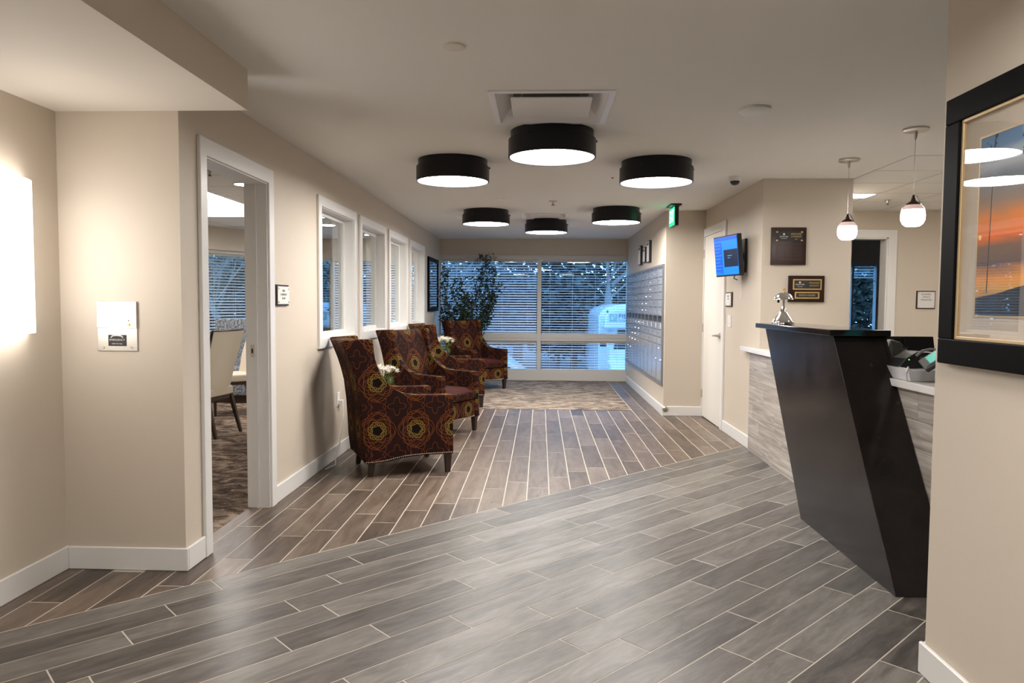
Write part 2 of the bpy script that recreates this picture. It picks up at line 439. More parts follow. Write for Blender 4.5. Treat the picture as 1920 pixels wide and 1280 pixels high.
far = {-9: 5.025, -8: 4.45, -7: 4.28, -6: 4.545, -5: 4.717, -4: 4.858, -3: 5.125, -2: 5.327, -1: 5.165, 0: 5.5, 1: 5.69, 2: 5.84, 3: 5.3, 4: 6.1, 5: 5.6, 6: 6.435, 7: 6.585, 8: 6.84, 9: 7.69, 10: 7.067, 11: 7.25}
T0 = C0/S2
n_near = 0; rest = MB()
for k in range(0, 48):
    t1 = T0-TW*k; t0 = t1-TW; base = near.get(k, (k*.37*TL) % TL)
    for j in range(-9, 8):
        s0 = base+j*TL; s1 = s0+TL
        g_ = .0029; q = [(s0+g_, t0+g_), (s1-g_, t0+g_), (s1-g_, t1-g_), (s0+g_, t1-g_)]
        poly = [((s-t)/S2, (s+t)/S2) for s, t in q]
        for n_, d_ in (((1, 0), XLL), ((-1, 0), -1.96), ((0, 1), -3.9)): poly = clip(poly, n_, d_)
        if area(poly) < .002: continue
        cyy = sum(p[1] for p in poly)/len(poly); cxx = sum(p[0] for p in poly)/len(poly)
        if cxx > 1.46 and cyy < 2.5: continue
        if cyy < 1.35 or n_near >= 178: put_plank(poly, 0, None, rest)
        else: put_plank(poly, pi/4, M['plank_sheen']); n_near += 1
ob = rest.obj('plank_field', M['plank_sheen'], floor); ob['kind'] = 'stuff'
n_far = 0
for k in range(-16, 12):
    x0 = .07+TW*1.006*k; x1 = x0+TW*1.006; base = far.get(k, 5+((k*.41) % 1)*TL)
    for j in range(-4, 10):
        y0 = base+j*TL; y1 = y0+TL
        poly = [(x0+G, y0+G), (x1-G, y0+G), (x1-G, y1-G), (x0+G, y1-G)]
        top = D if 1.14 < x0 < XR else (YE if x0 < 1.2 else YM)
        if x1 < -1.885: top = YS
        cl = [((1, 0), XLL), ((-1, 0), -XD), ((0, -1), -top), ((-1/S2, 1/S2), T0+G*1.2)]
        if x1 > 1.14 > x0 and y1 > YE: pass
        if y0 > YS-.3: cl.append(((1, 0), -1.88))
        if y0 > YM: cl.append(((-1, 0), -XR))
        for n_, d_ in cl: poly = clip(poly, n_, d_)
        if area(poly) < .0015: continue
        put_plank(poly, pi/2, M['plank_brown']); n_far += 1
print('planks', n_near, n_far)
tag(MB().box(-1.735, 1.147, YE, D-.02, .0008, .005).obj('carpet', M['carpet']), 'mottled grey brown walk-off carpet in front of the back window', 'carpet')
struct(MB().box(-7.6, -1.88, 3.6, 12.45, -.05, .001), 'floor', M['dining_carpet'])
struct(MB().box(2.0, 7, YM, 12.6, -.002, .002), 'floor', M['dining_carpet'])

# ------------------------------------------------------------------ shell
WN = [(5.59, 6.75), (6.89, 8.05), (8.21, 9.37), (9.55, 10.75)]
CW = .072
dy0, dy1, dz1 = 3.70, 4.565, 2.10
holes = [(dy0, dy1, -.1, dz1)]+[(a+CW, b_-CW, .965+CW, 2.175-CW) for a, b_ in WN]
slab_obj('wall_left', M['wall'], 'x', -1.88, XL, YS, D+.15, -.05, H+.1, holes)
struct(MB().box(-2.6, XLL, -4.1, YS+.15, -.05, H+.1), 'wall_left', M['wall'])
struct(MB().box(XLL-.1, -1.88, YS, YS+.15, -.05, H+.1), 'wall_left', M['wall'])
slab_obj('wall_back', M['wall'], 'y', D, D+.15, XL, XR, -.05, H+.1, [(XL+.0, XR-.0, .0, 2.155)])
struct(MB().box(XR, 2.1, YM, D+.15, -.05, H+.1), 'wall_right', M['wall'])
struct(MB().box(XD, XDR, YC, YM, -.05, H+.1), 'wall_right', M['wall'])
struct(MB().box(XR0, XR0+.14, -4.1, YR0, -.05, H+.1), 'wall_right', M['wall'])
OD = (3.15, 4.06)      # dark office doorway in the reception's back wall
slab_obj('wall_reception', M['wall'], 'y', YM, YM+.14, 2.1, 7.0, -.05, H+.1, [(OD[0], OD[1], -.1, 2.13)])
struct(MB().box(6.9, 7.05, -4.1, 12.6, -.05, H+.1), 'wall_reception', M['wall'])
slab_obj('wall_office', M['wall'], 'y', 12.45, 12.6, 2.1, 6.9, -.05, H+.1, [(4.85, 5.72, .85, 2.08)])
struct(MB().box(-2.6, 7.05, -4.25, -4.1, -.05, H+.1), 'wall_front', M['wall'])
# dining room: far wall, slanted bay wall, outer left wall, near wall
slab_obj('wall_dining', M['wall'], 'y', 12.45, 12.6, -3.95, -1.91, -.05, H+.1, [(-3.9, -1.98, .6, 2.1)])
bay = slab_obj('wall_dining', M['wall'], 'y', 0, .15, 0, 3.4, -.05, H+.1, [(.25, 3.2, .6, 2.1)])
BA = math.atan2(12.45-9.0, -3.95+5.75)
bay.location = (-3.95, 12.45, 0); bay.rotation_euler = (0, 0, BA+pi)
struct(MB().box(-7.7, -7.55, 3.4, 12.6, -.05, H+.5), 'wall_dining', M['wall'])
struct(MB().box(-7.7, -1.91, 3.6, 3.7, -.05, H+.5), 'wall_dining', M['wall'])
bx_, by_ = -3.95-3.4*cos(BA), 12.45-3.4*sin(BA)
struct(MB().box(-7.6, bx_+.12, by_-.05, by_+.1, -.05, H+.1), 'wall_dining', M['wall'])
# ceilings
VH = [(-.285+.03, .385-.03, 3.80+.03, 4.485-.03), (-.245+.03, .335-.03, 8.88+.03, 9.49-.03)]
slab_obj('ceiling', M['ceiling'], 'z', H, H+.12, -2.6, XDR, -4.2, 12.6, VH)
struct(MB().box(XDR, 7.05, -4.2, YDR, H, H+.12), 'ceiling', M['ceiling'])
sf = MB().box(XLL-.02, XS, -4.1, YS, ZS, H+.02)
sf.mi = [1 if i == 0 else 0 for i in range(6)]
ob = sf.obj('ceiling_soffit', [M['wall'], M['soffit']]); ob['kind'] = 'structure'
m_tile = paint('ceiling tile', (.78, .765, .73), .9, .4)
m_grid = Mat('ceiling grid', (.50, .49, .47), .5).m
def tiled(x0, x1, y0, y1, hx0, hy0, skip=None, z=H):
    g = sempty('ceiling'); P_ = .61
    me = MB().box(.011, P_-.011, .011, P_-.011, 0, .012).mesh('ceiling_tile', m_tile)
    gr = MB()
    i0 = math.floor((x0-hx0)/P_); i1 = math.ceil((x1-hx0)/P_); j0 = math.floor((y0-hy0)/P_); j1 = math.ceil((y1-hy0)/P_)
    for i in range(i0, i1):
        for j in range(j0, j1):
            cx, cy = hx0+(i+.5)*P_, hy0+(j+.5)*P_
            if skip and skip(cx, cy): continue
            a, b_, c, d = max(x0, hx0+i*P_), min(x1, hx0+(i+1)*P_), max(y0, hy0+j*P_), min(y1, hy0+(j+1)*P_)
            if b_-a > P_-.01 and d-c > P_-.01: inst('ceiling_tile', me, g, (a, c, z-.002))
            elif b_-a > .04 and d-c > .04: MB().box(a+.011, b_-.011, c+.011, d-.011, z-.002, z+.01).obj('ceiling_tile', m_tile, g)
            gr.box(a, b_, c, c+.009, z-.001, z+.012); gr.box(a, a+.009, c, d, z-.001, z+.012)
            gr.box(a, b_, d-.009, d, z-.001, z+.012); gr.box(b_-.009, b_, c, d, z-.001, z+.012)
            gr.box(a, b_, c, d, z+.012, z+.05)
    gr.obj('ceiling_grid', m_grid, g); return g
tiled(XDR, 6.9, YDR, YM, XDR, YDR)
TX, TY0, TY1 = -3.33, 6.25, 9.30
tiled(-7.55, -1.91, 3.7, 12.45, TX, TY1, lambda x, y: x < TX and x > TX-3.05 and TY0 < y < TY1)
m_tray = paint('tray white paint', (.82, .82, .82), .7)
tr = MB(); x0, x1 = TX-3.05, TX
tr.box(x0-.02, x1+.02, TY0-.02, TY0+.03, H-.006, 2.85); tr.box(x0-.02, x1+.02, TY1-.03, TY1+.02, H-.006, 2.85)
tr.box(x0-.02, x0+.03, TY0+.03, TY1-.03, H-.006, 2.85); tr.box(x1-.03, x1+.02, TY0+.03, TY1-.03, H-.006, 2.85); tr.box(x0-.03, x1+.03, TY0-.03, TY1+.03, 2.80, 2.9)
struct(tr, 'ceiling_tray', m_tray)
struct(MB().box(2.1, 6.9, YM+.14, 12.45, H, H+.1), 'ceiling', m_tile)
# baseboards
BH, BT = .115, .016
def bb(name, x0, x1, y0, y1): struct(MB().box(x0, x1, y0, y1, 0, BH), name, M['trim'], bevel=.004, seg=1)
bb('baseboard_left', XLL, XLL+BT, -4.1, YS)
bb('baseboard_left', XLL+BT, XL+BT, YS-BT, YS)
bb('baseboard_left', XL, XL+BT, YS, dy0-.07)
bb('baseboard_left', XL, XL+BT, dy1+.078, D)
bb('baseboard_right', XR-BT, XR, YM-BT, D-.08)
bb('baseboard_back', XR, XD, YM-BT, YM)
bb('baseboard_right', XD-BT, XD, 6.66, 7.66)
bb('baseboard_right', XR0-BT, XR0, -4.1, YR0+BT)
bb('baseboard_right', XR0, XR0+.14, YR0, YR0+BT)
bb('baseboard_reception', XDR, OD[0]-.11, YM-BT, YM); bb('baseboard_reception', OD[1]+.11, 4.64, YM-BT, YM)
# ------------------------------------------------------------------ doorway on the left (door_1)
d1 = sempty('door_1')
MB().box(XL, XL+.02, dy0-.07, dy0+.006, 0, dz1+.08).obj('casing', M['trim'], d1, bevel=.004)
MB().box(XL, XL+.02, dy1-.008, dy1+.078, 0, dz1+.08).obj('casing', M['trim'], d1, bevel=.004)
MB().box(XL, XL+.0195, dy0-.0695, dy1+.0775, dz1-.012, dz1+.08).obj('casing', M['trim'], d1, bevel=.004)
MB().box(-1.89, XL+.005, dy0, dy0+.018, 0, dz1-.018).obj('jamb', M['trim'], d1)
MB().box(-1.89, XL+.005, dy1-.018, dy1, 0, dz1-.018).obj('jamb', M['trim'], d1)
MB().box(-1.89, XL+.005, dy0, dy1, dz1-.018, dz1).obj('jamb', M['trim'], d1)
MB().box(-1.825, -1.81, dy1-.03, dy1-.017, 0, dz1-.02).obj('door_stop_bead', M['trim'], d1)
sp = MB().box(-1.86, -1.835, dy1-.0205, dy1-.017, .98, 1.06).obj('strike_plate', M['nickel'], d1)
MB().box(-1.853, -1.842, dy1-.0215, dy1-.0195, 1.005, 1.035).obj('latch_hole', M['black'], sp)
# right white door (door_2)
d2 = sempty('door_2'); ry0, ry1, rz = 7.76, 8.62, 2.13
MB().box(XD-.02, XD, ry0-.09, ry0, 0, rz+.09).obj('casing', M['trim'], d2, bevel=.003)
MB().box(XD-.02, XD, ry1, ry1+.03, 0, rz+.09).obj('casing', M['trim'], d2)
MB().box(XD-.0195, XD, ry0-.0895, ry1+.0295, rz, rz+.09).obj('casing', M['trim'], d2, bevel=.003)
lf = MB().box(XD-.012, XD+.001, ry0+.004, ry1-.004, .012, rz-.005).obj('door_leaf', M['door'], d2)
MB().box(XD-.0125, XD+.0, ry0+.004, ry1-.004, .0, .010).obj('door_gap', M['black'], d2)
hn = MB().lathe([(.03, 0), (.03, .012), (.012, .014), (.012, .05)], 20, (0, 0, 0), 'x')
hn.v = [(XD-.012-v[0], v[1]+ry0+.07, v[2]+1.0) for v in hn.v]
h_ = hn.obj('door_handle', M['nickel'], d2, smooth=True)
MB().tube([(XD-.06, ry0+.065, 1.0), (XD-.065, ry0+.12, .998), (XD-.062, ry0+.19, .995)], .009, 10).obj('lever', M['nickel'], h_, smooth=True)
for z in (.28, 1.06, 1.93): MB().box(XD-.03, XD-.004, ry1-.006, ry1+.006, z-.05, z+.05).obj('hinge', M['nickel'], d2, bevel=.002)
# reception doorways (door_3 open and dark, door_4 closed)
d3 = sempty('door_3')
for x in (OD[0]-.1, OD[1]): MB().box(x, x+.1, YM-.02, YM, 0, 2.22).obj('casing', M['trim'], d3, bevel=.004)
MB().box(OD[0]-.0995, OD[1]+.0995, YM-.0195, YM, 2.13, 2.22).obj('casing', M['trim'], d3, bevel=.004)
for x in (OD[0], OD[1]-.018): MB().box(x, x+.018, YM-.005, YM+.15, 0, 2.13).obj('jamb', M['trim'], d3)
MB().box(OD[0], OD[1], YM-.005, YM+.15, 2.112, 2.13).obj('jamb', M['trim'], d3)
d4 = sempty('door_4')
for x in (4.665, 5.68): MB().box(x, x+.1, YM-.02, YM, 0, 2.22).obj('casing', M['trim'], d4, bevel=.004)
MB().box(4.6655, 5.7795, YM-.0195, YM, 2.13, 2.22).obj('casing', M['trim'], d4, bevel=.004)
MB().box(4.766, 5.679, YM-.012, YM+.001, .01, 2.128).obj('door_leaf', M['door'], d4)
# interior windows on the left wall
for i, (a, b_) in enumerate(WN):
    wd = sempty('window_%d' % (i+1)); z0, z1 = .965, 2.175
    for y in (a, b_-CW-.01): MB().box(XL, XL+.02, y, y+CW+.01, z0, z1).obj('casing', M['trim'], wd, bevel=.004)
    MB().box(XL, XL+.0195, a+.0005, b_-.0005, z1-CW-.01, z1-.0005).obj('casing', M['trim'], wd, bevel=.004)
    MB().box(XL, XL+.0195, a+.0005, b_-.0005, z0+.0005, z0+CW+.01).obj('casing', M['trim'], wd, bevel=.004)
    ia, ib, iz0, iz1 = a+CW, b_-CW, z0+CW, z1-CW
    j = MB().box(-1.885, XL+.004, ia, ia+.016, iz0, iz1).box(-1.885, XL+.004, ib-.016, ib, iz0, iz1)
    j.box(-1.885, XL+.004, ia+.016, ib-.016, iz0, iz0+.016).box(-1.885, XL+.004, ia+.016, ib-.016, iz1-.016, iz1); j.obj('jamb', M['trim'], wd)
    s_ = MB(); fx0, fx1, t_ = -1.850, -1.823, .035; a2, b2, c2, e2 = ia+.016, ib-.016, iz0+.016, iz1-.016
    s_.box(fx0, fx1, a2, a2+t_, c2, e2).box(fx0, fx1, b2-t_, b2, c2, e2).box(fx0, fx1, a2+t_, b2-t_, c2, c2+t_).box(fx0, fx1, a2+t_, b2-t_, e2-t_, e2)
    s_.obj('sash', M['trim'], wd, bevel=.003)
    MB().box(-1.839, -1.835, a2+t_, b2-t_, c2+t_, e2-t_).obj('pane', M['glass'], wd)
# ------------------------------------------------------------------ the big back window with blinds
w5 = sempty('window_5')
yF = D-.02; MX0, MX1 = -.062, .012
fr = [('head', XL, XR, 2.085, 2.165), ('sill', XL, XR, 0, .185), ('mullion', MX0, MX1, .185, 2.085),
      ('rail', XL+.03, MX0, .685, .805), ('rail', MX1, XR-.0, .685, .805), ('side_jamb', XL, XL+.03, .185, 2.085)]
for n_, a, b_, c, d in fr:
    MB().box(a, b_, yF, D+.08, c, d).obj(n_, M['frame'], w5, bevel=.005)
for (a, b_) in ((XL+.03, MX0), (MX1, XR)):
    MB().box(a, b_, yF-.012, yF, .74, .748).obj('rail_bead', M['frame'], w5)
PN = []
for a, b_ in ((XL+.03, MX0), (MX1, XR)):
    for c, d in ((.185, .685), (.805, 2.085)):
        MB().box(a, b_, D+.085, D+.09, c, d).obj('pane', M['glass'], w5); PN.append((a, b_, c, d))
def blind(name, label, x0, x1, z0, z1, y, tilt, mat=None, rot=None, loc=None, group='horizontal blinds in the windows', pitch=.044, ladders=3):
    t_ = thing(name, label, 'blind', (x0 if loc is None else loc[0], y if loc is None else loc[1], 0 if loc is None else loc[2]), rot or 0, group)
    L = x1-x0
    sl = MB(); prof = [(-.024, 0), (-.008, .0022), (.008, .0022), (.024, 0)]; c_, s_ = cos(tilt), sin(tilt)
    vs_ = []
    for x in (.006, L-.006):
        for (yy, zz) in prof+[(q[0], q[1]-.002) for q in prof[::-1]]: vs_.append((x, yy*c_-zz*s_, yy*s_+zz*c_))
    sl.add(vs_, [tuple(range(7, -1, -1)), tuple(range(8, 16))]+[(i, (i+1) % 8, 8+(i+1) % 8, 8+i) for i in range(8)])
    me = sl.mesh('slat', M['slat'])
    z = z1-.05; k = 0
    while z > z0+.03:
        inst('slat', me, t_, (0, 0, z)); z -= pitch
    MB().box(.004, L-.004, -.022, .022, z1-.032, z1-.001).obj('head_rail', M['frame'], t_)
    MB().box(.006, L-.006, -.02, .02, z0+.004, z0+.018).obj('bottom_rail', M['slat'], t_)
    for q in range(ladders):
        x = L*(.1+.8*q/max(1, ladders-1))
        MB().box(x-.0012, x+.0012, -.0255, -.0235, z0+.01, z1-.03).box(x-.0012, x+.0012, .0235, .0255, z0+.01, z1-.03).obj('ladder_cord', M['slat'], t_)
    return t_
names_ = ['lower left blind of the back window, behind the far armchairs', 'tall upper left blind of the back window, behind the ficus tree',
          'lower right blind of the back window, beside the mail wall', 'tall upper right blind of the back window, left of the mailboxes']
for i, (a, b_, c, d) in enumerate(PN):
    blind('window_blind', names_[i], a+.002, b_-.002, c, d, D+.045, R(27) if i < 2 else R(10), ladders=4)
# dining windows
w6 = sempty('window_6')
def fbox(*a): return MB().box(*a)
for a in (-3.9, -3.66, -2.86, -2.03): fbox(a, a+.05, 12.44, 12.55, .6, 2.1).obj('mullion', M['frame'], w6)
fbox(-3.9, -1.98, 12.44, 12.55, 2.05, 2.12).obj('head', M['frame'], w6); fbox(-3.9, -1.98, 12.42, 12.55, .58, .65).obj('sill', M['frame'], w6)
for a, b_ in ((-3.85, -3.66), (-3.61, -2.86), (-2.81, -2.03)): fbox(a, b_, 12.555, 12.56, .65, 2.05).obj('pane', M['glass'], w6)
blind('window_blind', 'blind in the dining room far wall, seen through the second interior window', -3.605, -2.865, .65, 2.05, 12.51, R(20))
blind('window_blind', 'blind in the dining room far wall, seen through the third and fourth interior windows', -2.805, -2.035, .65, 2.05, 12.51, R(20))
w7 = sempty('window_7', bay.location); w7.rotation_euler = bay.rotation_euler
for a in (.25, 3.15): fbox(a, a+.05, -.02, .1, .6, 2.1).obj('mullion', M['frame'], w7)
fbox(.25, 3.2, -.02, .1, 2.05, 2.13).obj('head', M['frame'], w7); fbox(.25, 3.2, -.04, .1, .58, .65).obj('sill', M['frame'], w7)
for a, b_ in ((.30, 3.15),):
    fbox(a, b_, .105, .11, .65, 2.05).obj('pane', M['glass'], w7)
    o_ = Matrix.Rotation(BA+pi, 4, 'Z') @ Vector((a+.003, .055, 0)) + Vector(bay.location)
    blind('window_blind', 'blind in the slanted dining room wall, seen through the open doorway', 0, b_-a-.006, .65, 2.05, 0, R(-20), rot=BA+pi, loc=o_, ladders=7)
w8 = sempty('window_8')
for a in (4.85, 5.67): fbox(a, a+.05, 12.44, 12.55, .85, 2.08).obj('mullion', M['frame'], w8)
fbox(4.9, 5.67, 12.44, 12.55, 2.03, 2.08).obj('head', M['frame'], w8); fbox(4.9, 5.67, 12.44, 12.55, .85, .9).obj('sill', M['frame'], w8); fbox(5.27, 5.30, 12.46, 12.54, .9, 2.03).obj('mullion', M['frame'], w8)
fbox(4.9, 5.67, 12.555, 12.56, .9, 2.03).obj('pane', M['glass'], w8)
blind('window_blind', 'half raised blind in the dark office window behind reception', 4.903, 5.667, 1.74, 2.03, 12.505, R(25))
tag(fbox(4.7, 5.9, 11.9, 12.35, .72, .76).box(4.72, 4.76, 11.95, 12.3, 0, .72).box(5.84, 5.88, 11.95, 12.3, 0, .72).obj('office_desk', M['wood_dark']), 'dark desk under the window of the unlit office', 'desk')

# ------------------------------------------------------------------ ceiling fittings
def drum(x, y, lab, mat, grp='round drum lamps of the corridor'):
    t_ = thing('drum_lamp', lab, 'ceiling lamp', (x, y, H), 0, grp); r = .283
    dz = -.036
    MB().lathe([(r*.95, 0), (r*.95, -.018+dz)], 64).obj('mounting_plate', M['lampblack'], t_, smooth=True)
    MB().lathe([(r*.90, -.017+dz), (r, -.017+dz), (r, -.128+dz), (r-.008, -.131+dz), (r-.012, -.128+dz), (r-.012, -.03+dz), (r*.90, -.025+dz)], 64, cap=False).obj('ring', M['lampblack'], t_, smooth=True)
    MB().lathe([(r-.012, -.118+dz), (r-.012, -.122+dz), (r-.1, -.124+dz), (.02, -.125+dz)], 64).obj('diffuser', mat, t_, smooth=True)
    for a in (0, 2.1, 4.2): MB().box((r+.002)*cos(a)-.006, (r+.002)*cos(a)+.006, (r+.002)*sin(a)-.006, (r+.002)*sin(a)+.006, -.03+dz, -.018+dz).obj('clip', M['lampblack'], t_)
    return t_
drum(.066, 4.72, 'largest looking black drum lamp, nearest in the middle below the front vent', M['diffuser'])
drum(-.69, 5.64, 'black drum lamp at the left of the front trio', M['diffuser'])
drum(.89, 5.70, 'black drum lamp at the right of the front trio', M['diffuser'])
drum(-.66, 8.66, 'black drum lamp at the left of the rear trio', M['diffuser'])
drum(.87, 8.48, 'black drum lamp at the right of the rear trio, near the exit sign', M['diffuser'])
drum(.067, 9.67, 'farthest black drum lamp in the middle behind the rear vent', M['diffuser'])
for q, (x, y) in enumerate(((.07, .3), (-.69, 1.45), (.85, 1.45))):  # out-of-view lamps added to brighten the near walls and floor
    drum(x, y, 'added unseen drum lamp giving fill light from behind the viewer, %s' % ('nearest', 'far left', 'far right')[q], M['diffuser_fill'], 'added fill lamps behind the viewer')
def vent(x0, x1, y0, y1, lab):
    t_ = thing('ceiling_vent', lab, 'vent', ((x0+x1)/2, (y0+y1)/2, H), 0, 'square ceiling vents'); a, b_ = (x1-x0)/2, (y1-y0)/2
    f_ = MB(); e = .035
    f_.box(-a, a, -b_, -b_+e, -.008, 0).box(-a, a, b_-e, b_, -.008, 0).box(-a, -a+e, -b_+e, b_-e, -.008, 0).box(a-e, a, -b_+e, b_-e, -.008, 0)
    f_.obj('frame', M['vent'], t_, bevel=.002)
    c = MB(); i = [(-a+e, -b_+e), (a-e, -b_+e), (a-e, b_-e), (-a+e, b_-e)]; k = [(p*.72, q*.72) for p, q in i]
    for n_ in range(4):
        p, q, r_, s_ = i[n_], i[(n_+1) % 4], k[(n_+1) % 4], k[n_]
        c.quad((*p, -.004), (*q, -.004), (*r_, .085), (*s_, .085))
    c.obj('cone', M['vent'], t_)
    MB().box(-a*.9, a*.9, -b_*.9, b_*.9, .085, .10).obj('duct_back', M['black'], t_)
    p_ = MB().box(-a*.66, a*.66, -b_*.60, b_*.60, -.004, .004); p_.obj('plate', M['vent'], t_, bevel=.003)
    for sx_ in (-1, 1): MB().box(sx_*a*.5-.004, sx_*a*.5+.004, -.004, .004, .004, .085).obj('hanger', M['nickel'], t_)
M['vent'] = Mat('vent paint', (.80, .78, .78), .35).m
vent(-.285, .385, 3.80, 4.485, 'large square ceiling vent in front of the nearest drum lamp')
vent(-.245, .335, 8.88, 9.49, 'smaller looking ceiling vent before the farthest drum lamp')
tag(MB().lathe([(.047, 0), (.047, -.006), (.040, -.010), (.005, -.011)], 32, (-.382, 3.15, H)).obj('cover_disc', M['soffit'], smooth=True), 'small beige disc on the ceiling left of the front vent', 'ceiling disc')
t_ = thing('smoke_alarm', 'flat white smoke alarm on the ceiling above reception', 'smoke alarm', (1.2, 4.18, H))
MB().lathe([(.088, 0), (.088, -.012), (.075, -.024), (.02, -.028)], 32).obj('body', M['white_plastic'], t_, smooth=True)
MB().lathe([(.082, -.0075), (.0895, -.0085), (.082, -.010)], 32, cap=False).obj('ring', M['trim'], t_)
t_ = thing('sprinkler_head', 'small sprinkler head on the corridor ceiling between the lamp trios', 'sprinkler', (.126, 7.86, H))
MB().lathe([(.045, 0), (.045, -.006), (.014, -.008), (.012, -.03)], 20).obj('escutcheon', M['mat_board'], t_, smooth=True)
MB().lathe([(.004, -.03), (.020, -.045), (.020, -.048)], 16).obj('deflector', M['rubber'], t_)
tag(MB().lathe([(.045, 0), (.045, -.004), (.01, -.006)], 24, (-.436, 7.72, H)).obj('ceiling_sensor', M['white_plastic']), 'tiny round sensor on the ceiling above the left rear drum lamp', 'sensor')
tag(MB().lathe([(.010, 0), (.010, -.008), (.004, -.010)], 12, (.62, 6.4, H)).obj('ceiling_screw', M['rubber']), 'tiny dark screw head in the ceiling left of the right front drum lamp', 'screw')
t_ = thing('security_camera', 'white dome security camera on the ceiling above the television', 'camera', (1.67, 6.36, H))
MB().lathe([(.055, 0), (.055, -.03), (.048, -.04), (.04, -.04)], 28).obj('housing', M['white_plastic'], t_, smooth=True)
MB().lathe([(.04, -.038), (.038, -.055), (.028, -.068), (.01, -.075)], 24).obj('dome', M['plastic_black'], t_, smooth=True)
t_ = thing('exit_sign', 'black edged green exit sign hanging from the corridor ceiling', 'exit sign', (1.49, 8.05, H))
MB().box(-.07, .05, -.02, .26, -.018, 0).obj('canopy', M['black'], t_, bevel=.004)
MB().box(-.022, .022, 0, .32, -.235, -.018).obj('body', M['black'], t_, bevel=.004)
MB().box(-.027, -.0225, .008, .312, -.228, -.03).obj('face', M['exit_green'], t_)
text('EXIT', .20, M['exit_letter'], t_, (-.0285, .16, -.13), (0, -1, 0), (0, 0, 1), width=.27)
# pendants
M['opal'] = Mat('opal pendant glass', (.9, .85, .83), .3, emit=2.6, ecol=(1, .90, .84)).m
m = Mat('opal upper glass', (.62, .50, .48), .12, emit=.12, ecol=(.9, .6, .55)); M['opal_top'] = m.m; M['bronze'] = Mat('dark bronze', (.06, .035, .03), .3, .6).m
for (x, y, lab) in ((2.33, 5.62, 'farther glowing glass pendant lamp over the counter'), (2.335, 4.66, 'nearer glowing glass pendant lamp over the counter')):
    t_ = thing('pendant_lamp', lab, 'pendant lamp', (x, y, H), 0, 'glass pendants over reception')
    MB().lathe([(.075, 0), (.075, -.010), (.066, -.018), (.012, -.020), (.010, -.05), (.003, -.07)], 32).obj('canopy', M['nickel'], t_, smooth=True)
    zt = -.44
    MB().tube([(0, 0, -.06), (0, 0, zt+.02)], .0018, 6).obj('cord', M['nickel'], t_)
    MB().lathe([(.005, zt+.03), (.010, zt+.010), (.016, zt-.008), (.040, zt-.024), (.045, zt-.036)], 24).obj('cap', M['bronze'], t_, smooth=True)
    g_ = MB().lathe([(.043, zt-.034), (.057, zt-.048), (.067, zt-.072), (.071, zt-.10), (.069, zt-.128), (.058, zt-.152), (.040, zt-.166), (.004, zt-.168)], 32).obj('shade', M['opal'], t_, smooth=True)
    MB().lathe([(.046, zt-.0338), (.0595, zt-.0478), (.0675, zt-.064)], 32, cap=False).obj('shade_collar', M['opal_top'], t_, smooth=True)
    MB().tube([(0, 0, zt+.03), (.022, 0, zt+.02), (.038, 0, zt-.01), (.055, 0, zt-.04), (.066, 0, zt-.075)], .004, 6).obj('loop', M['chrome'], t_, smooth=True)
# recessed lights
m_rim = M['trim']
def recessed(x, y, lab, z=H, r=.075):
    t_ = thing('recessed_light', lab, 'ceiling light', (x, y, z-.003), 0, 'recessed ceiling lights')
    MB().lathe([(r+.02, .003), (r+.02, -.004), (r, -.006)], 28).obj('rim', m_rim, t_); MB().lathe([(r, -.0065), (.004, -.0075)], 28).obj('lens', M['spot'], t_)
recessed(-2.8, 6.72, 'recessed light in the dining ceiling just inside the doorway view')
recessed(-4.66, 11.0, 'recessed light in the dining ceiling near the slanted window wall')
recessed(-2.78, 9.29, 'recessed light seen through the first interior window, upper')
recessed(-3.05, 10.25, 'recessed light seen through the first interior window, lower and partly hidden', r=.1)
recessed(-2.8, 11.7, 'recessed light seen through the second interior window')
recessed(-5.8, 4.8, 'recessed light in the near left part of the dining ceiling, out of view')
for (x, y, lab) in ((XDR, 7.3, 'narrow troffer light in the reception ceiling behind the far pendant'), (XDR+.61, 5.80, 'narrow troffer light in the reception ceiling near the picture frame'), (XDR+2.44, 6.69, 'narrow troffer light deep in the reception ceiling')):
    t_ = thing('troffer_light', lab, 'ceiling light', (x, y, H-.004), 0, 'troffers of reception')
    MB().box(.01, .58, .0, .27, -.004, 0).obj('frame', m_rim, t_); MB().box(.02, .57, .01, .26, -.007, -.004).obj('diffuser', M['troffer'] if 'troffer' in M else M.setdefault('troffer', Mat('troffer lens', (.9, .9, .9), .5, emit=12, ecol=(1, .95, .90)).m), t_)
def sprk(x, y, lab):
    t_ = thing('sprinkler_head', lab, 'sprinkler', (x, y, H))
    MB().lathe([(.035, -.003), (.035, -.008), (.012, -.01), (.009, -.035)], 20).obj('escutcheon', M['nickel'], t_, smooth=True)
    MB().lathe([(.004, -.035), (.016, -.05), (.016, -.053)], 16).obj('deflector', M['rubber'], t_)
sprk(-2.79, 6.02, 'sprinkler head on the dining ceiling just inside the doorway')
sprk(3.62, 7.75, 'sprinkler head on the reception drop ceiling')
tag(MB().lathe([(.08, -.003), (.08, -.02), (.06, -.035), (.01, -.04)], 28, (4.35, 7.6, H)).obj('smoke_alarm', M['white_plastic'], smooth=True), 'white smoke alarm on the drop ceiling behind the near pendant', 'smoke alarm')
t_ = thing('drum_lamp', 'big white drum lamp inside the raised dining ceiling', 'ceiling lamp', (-4.25, 8.2, 2.8))
MB().lathe([(.72, 0), (.74, -.02), (.74, -.18)], 64).obj('shade', M['tray_lamp'], t_, smooth=True)
MB().lathe([(.742, -.172), (.742, -.182), (.72, -.183)], 64, cap=False).obj('rim', M['trim'], t_)
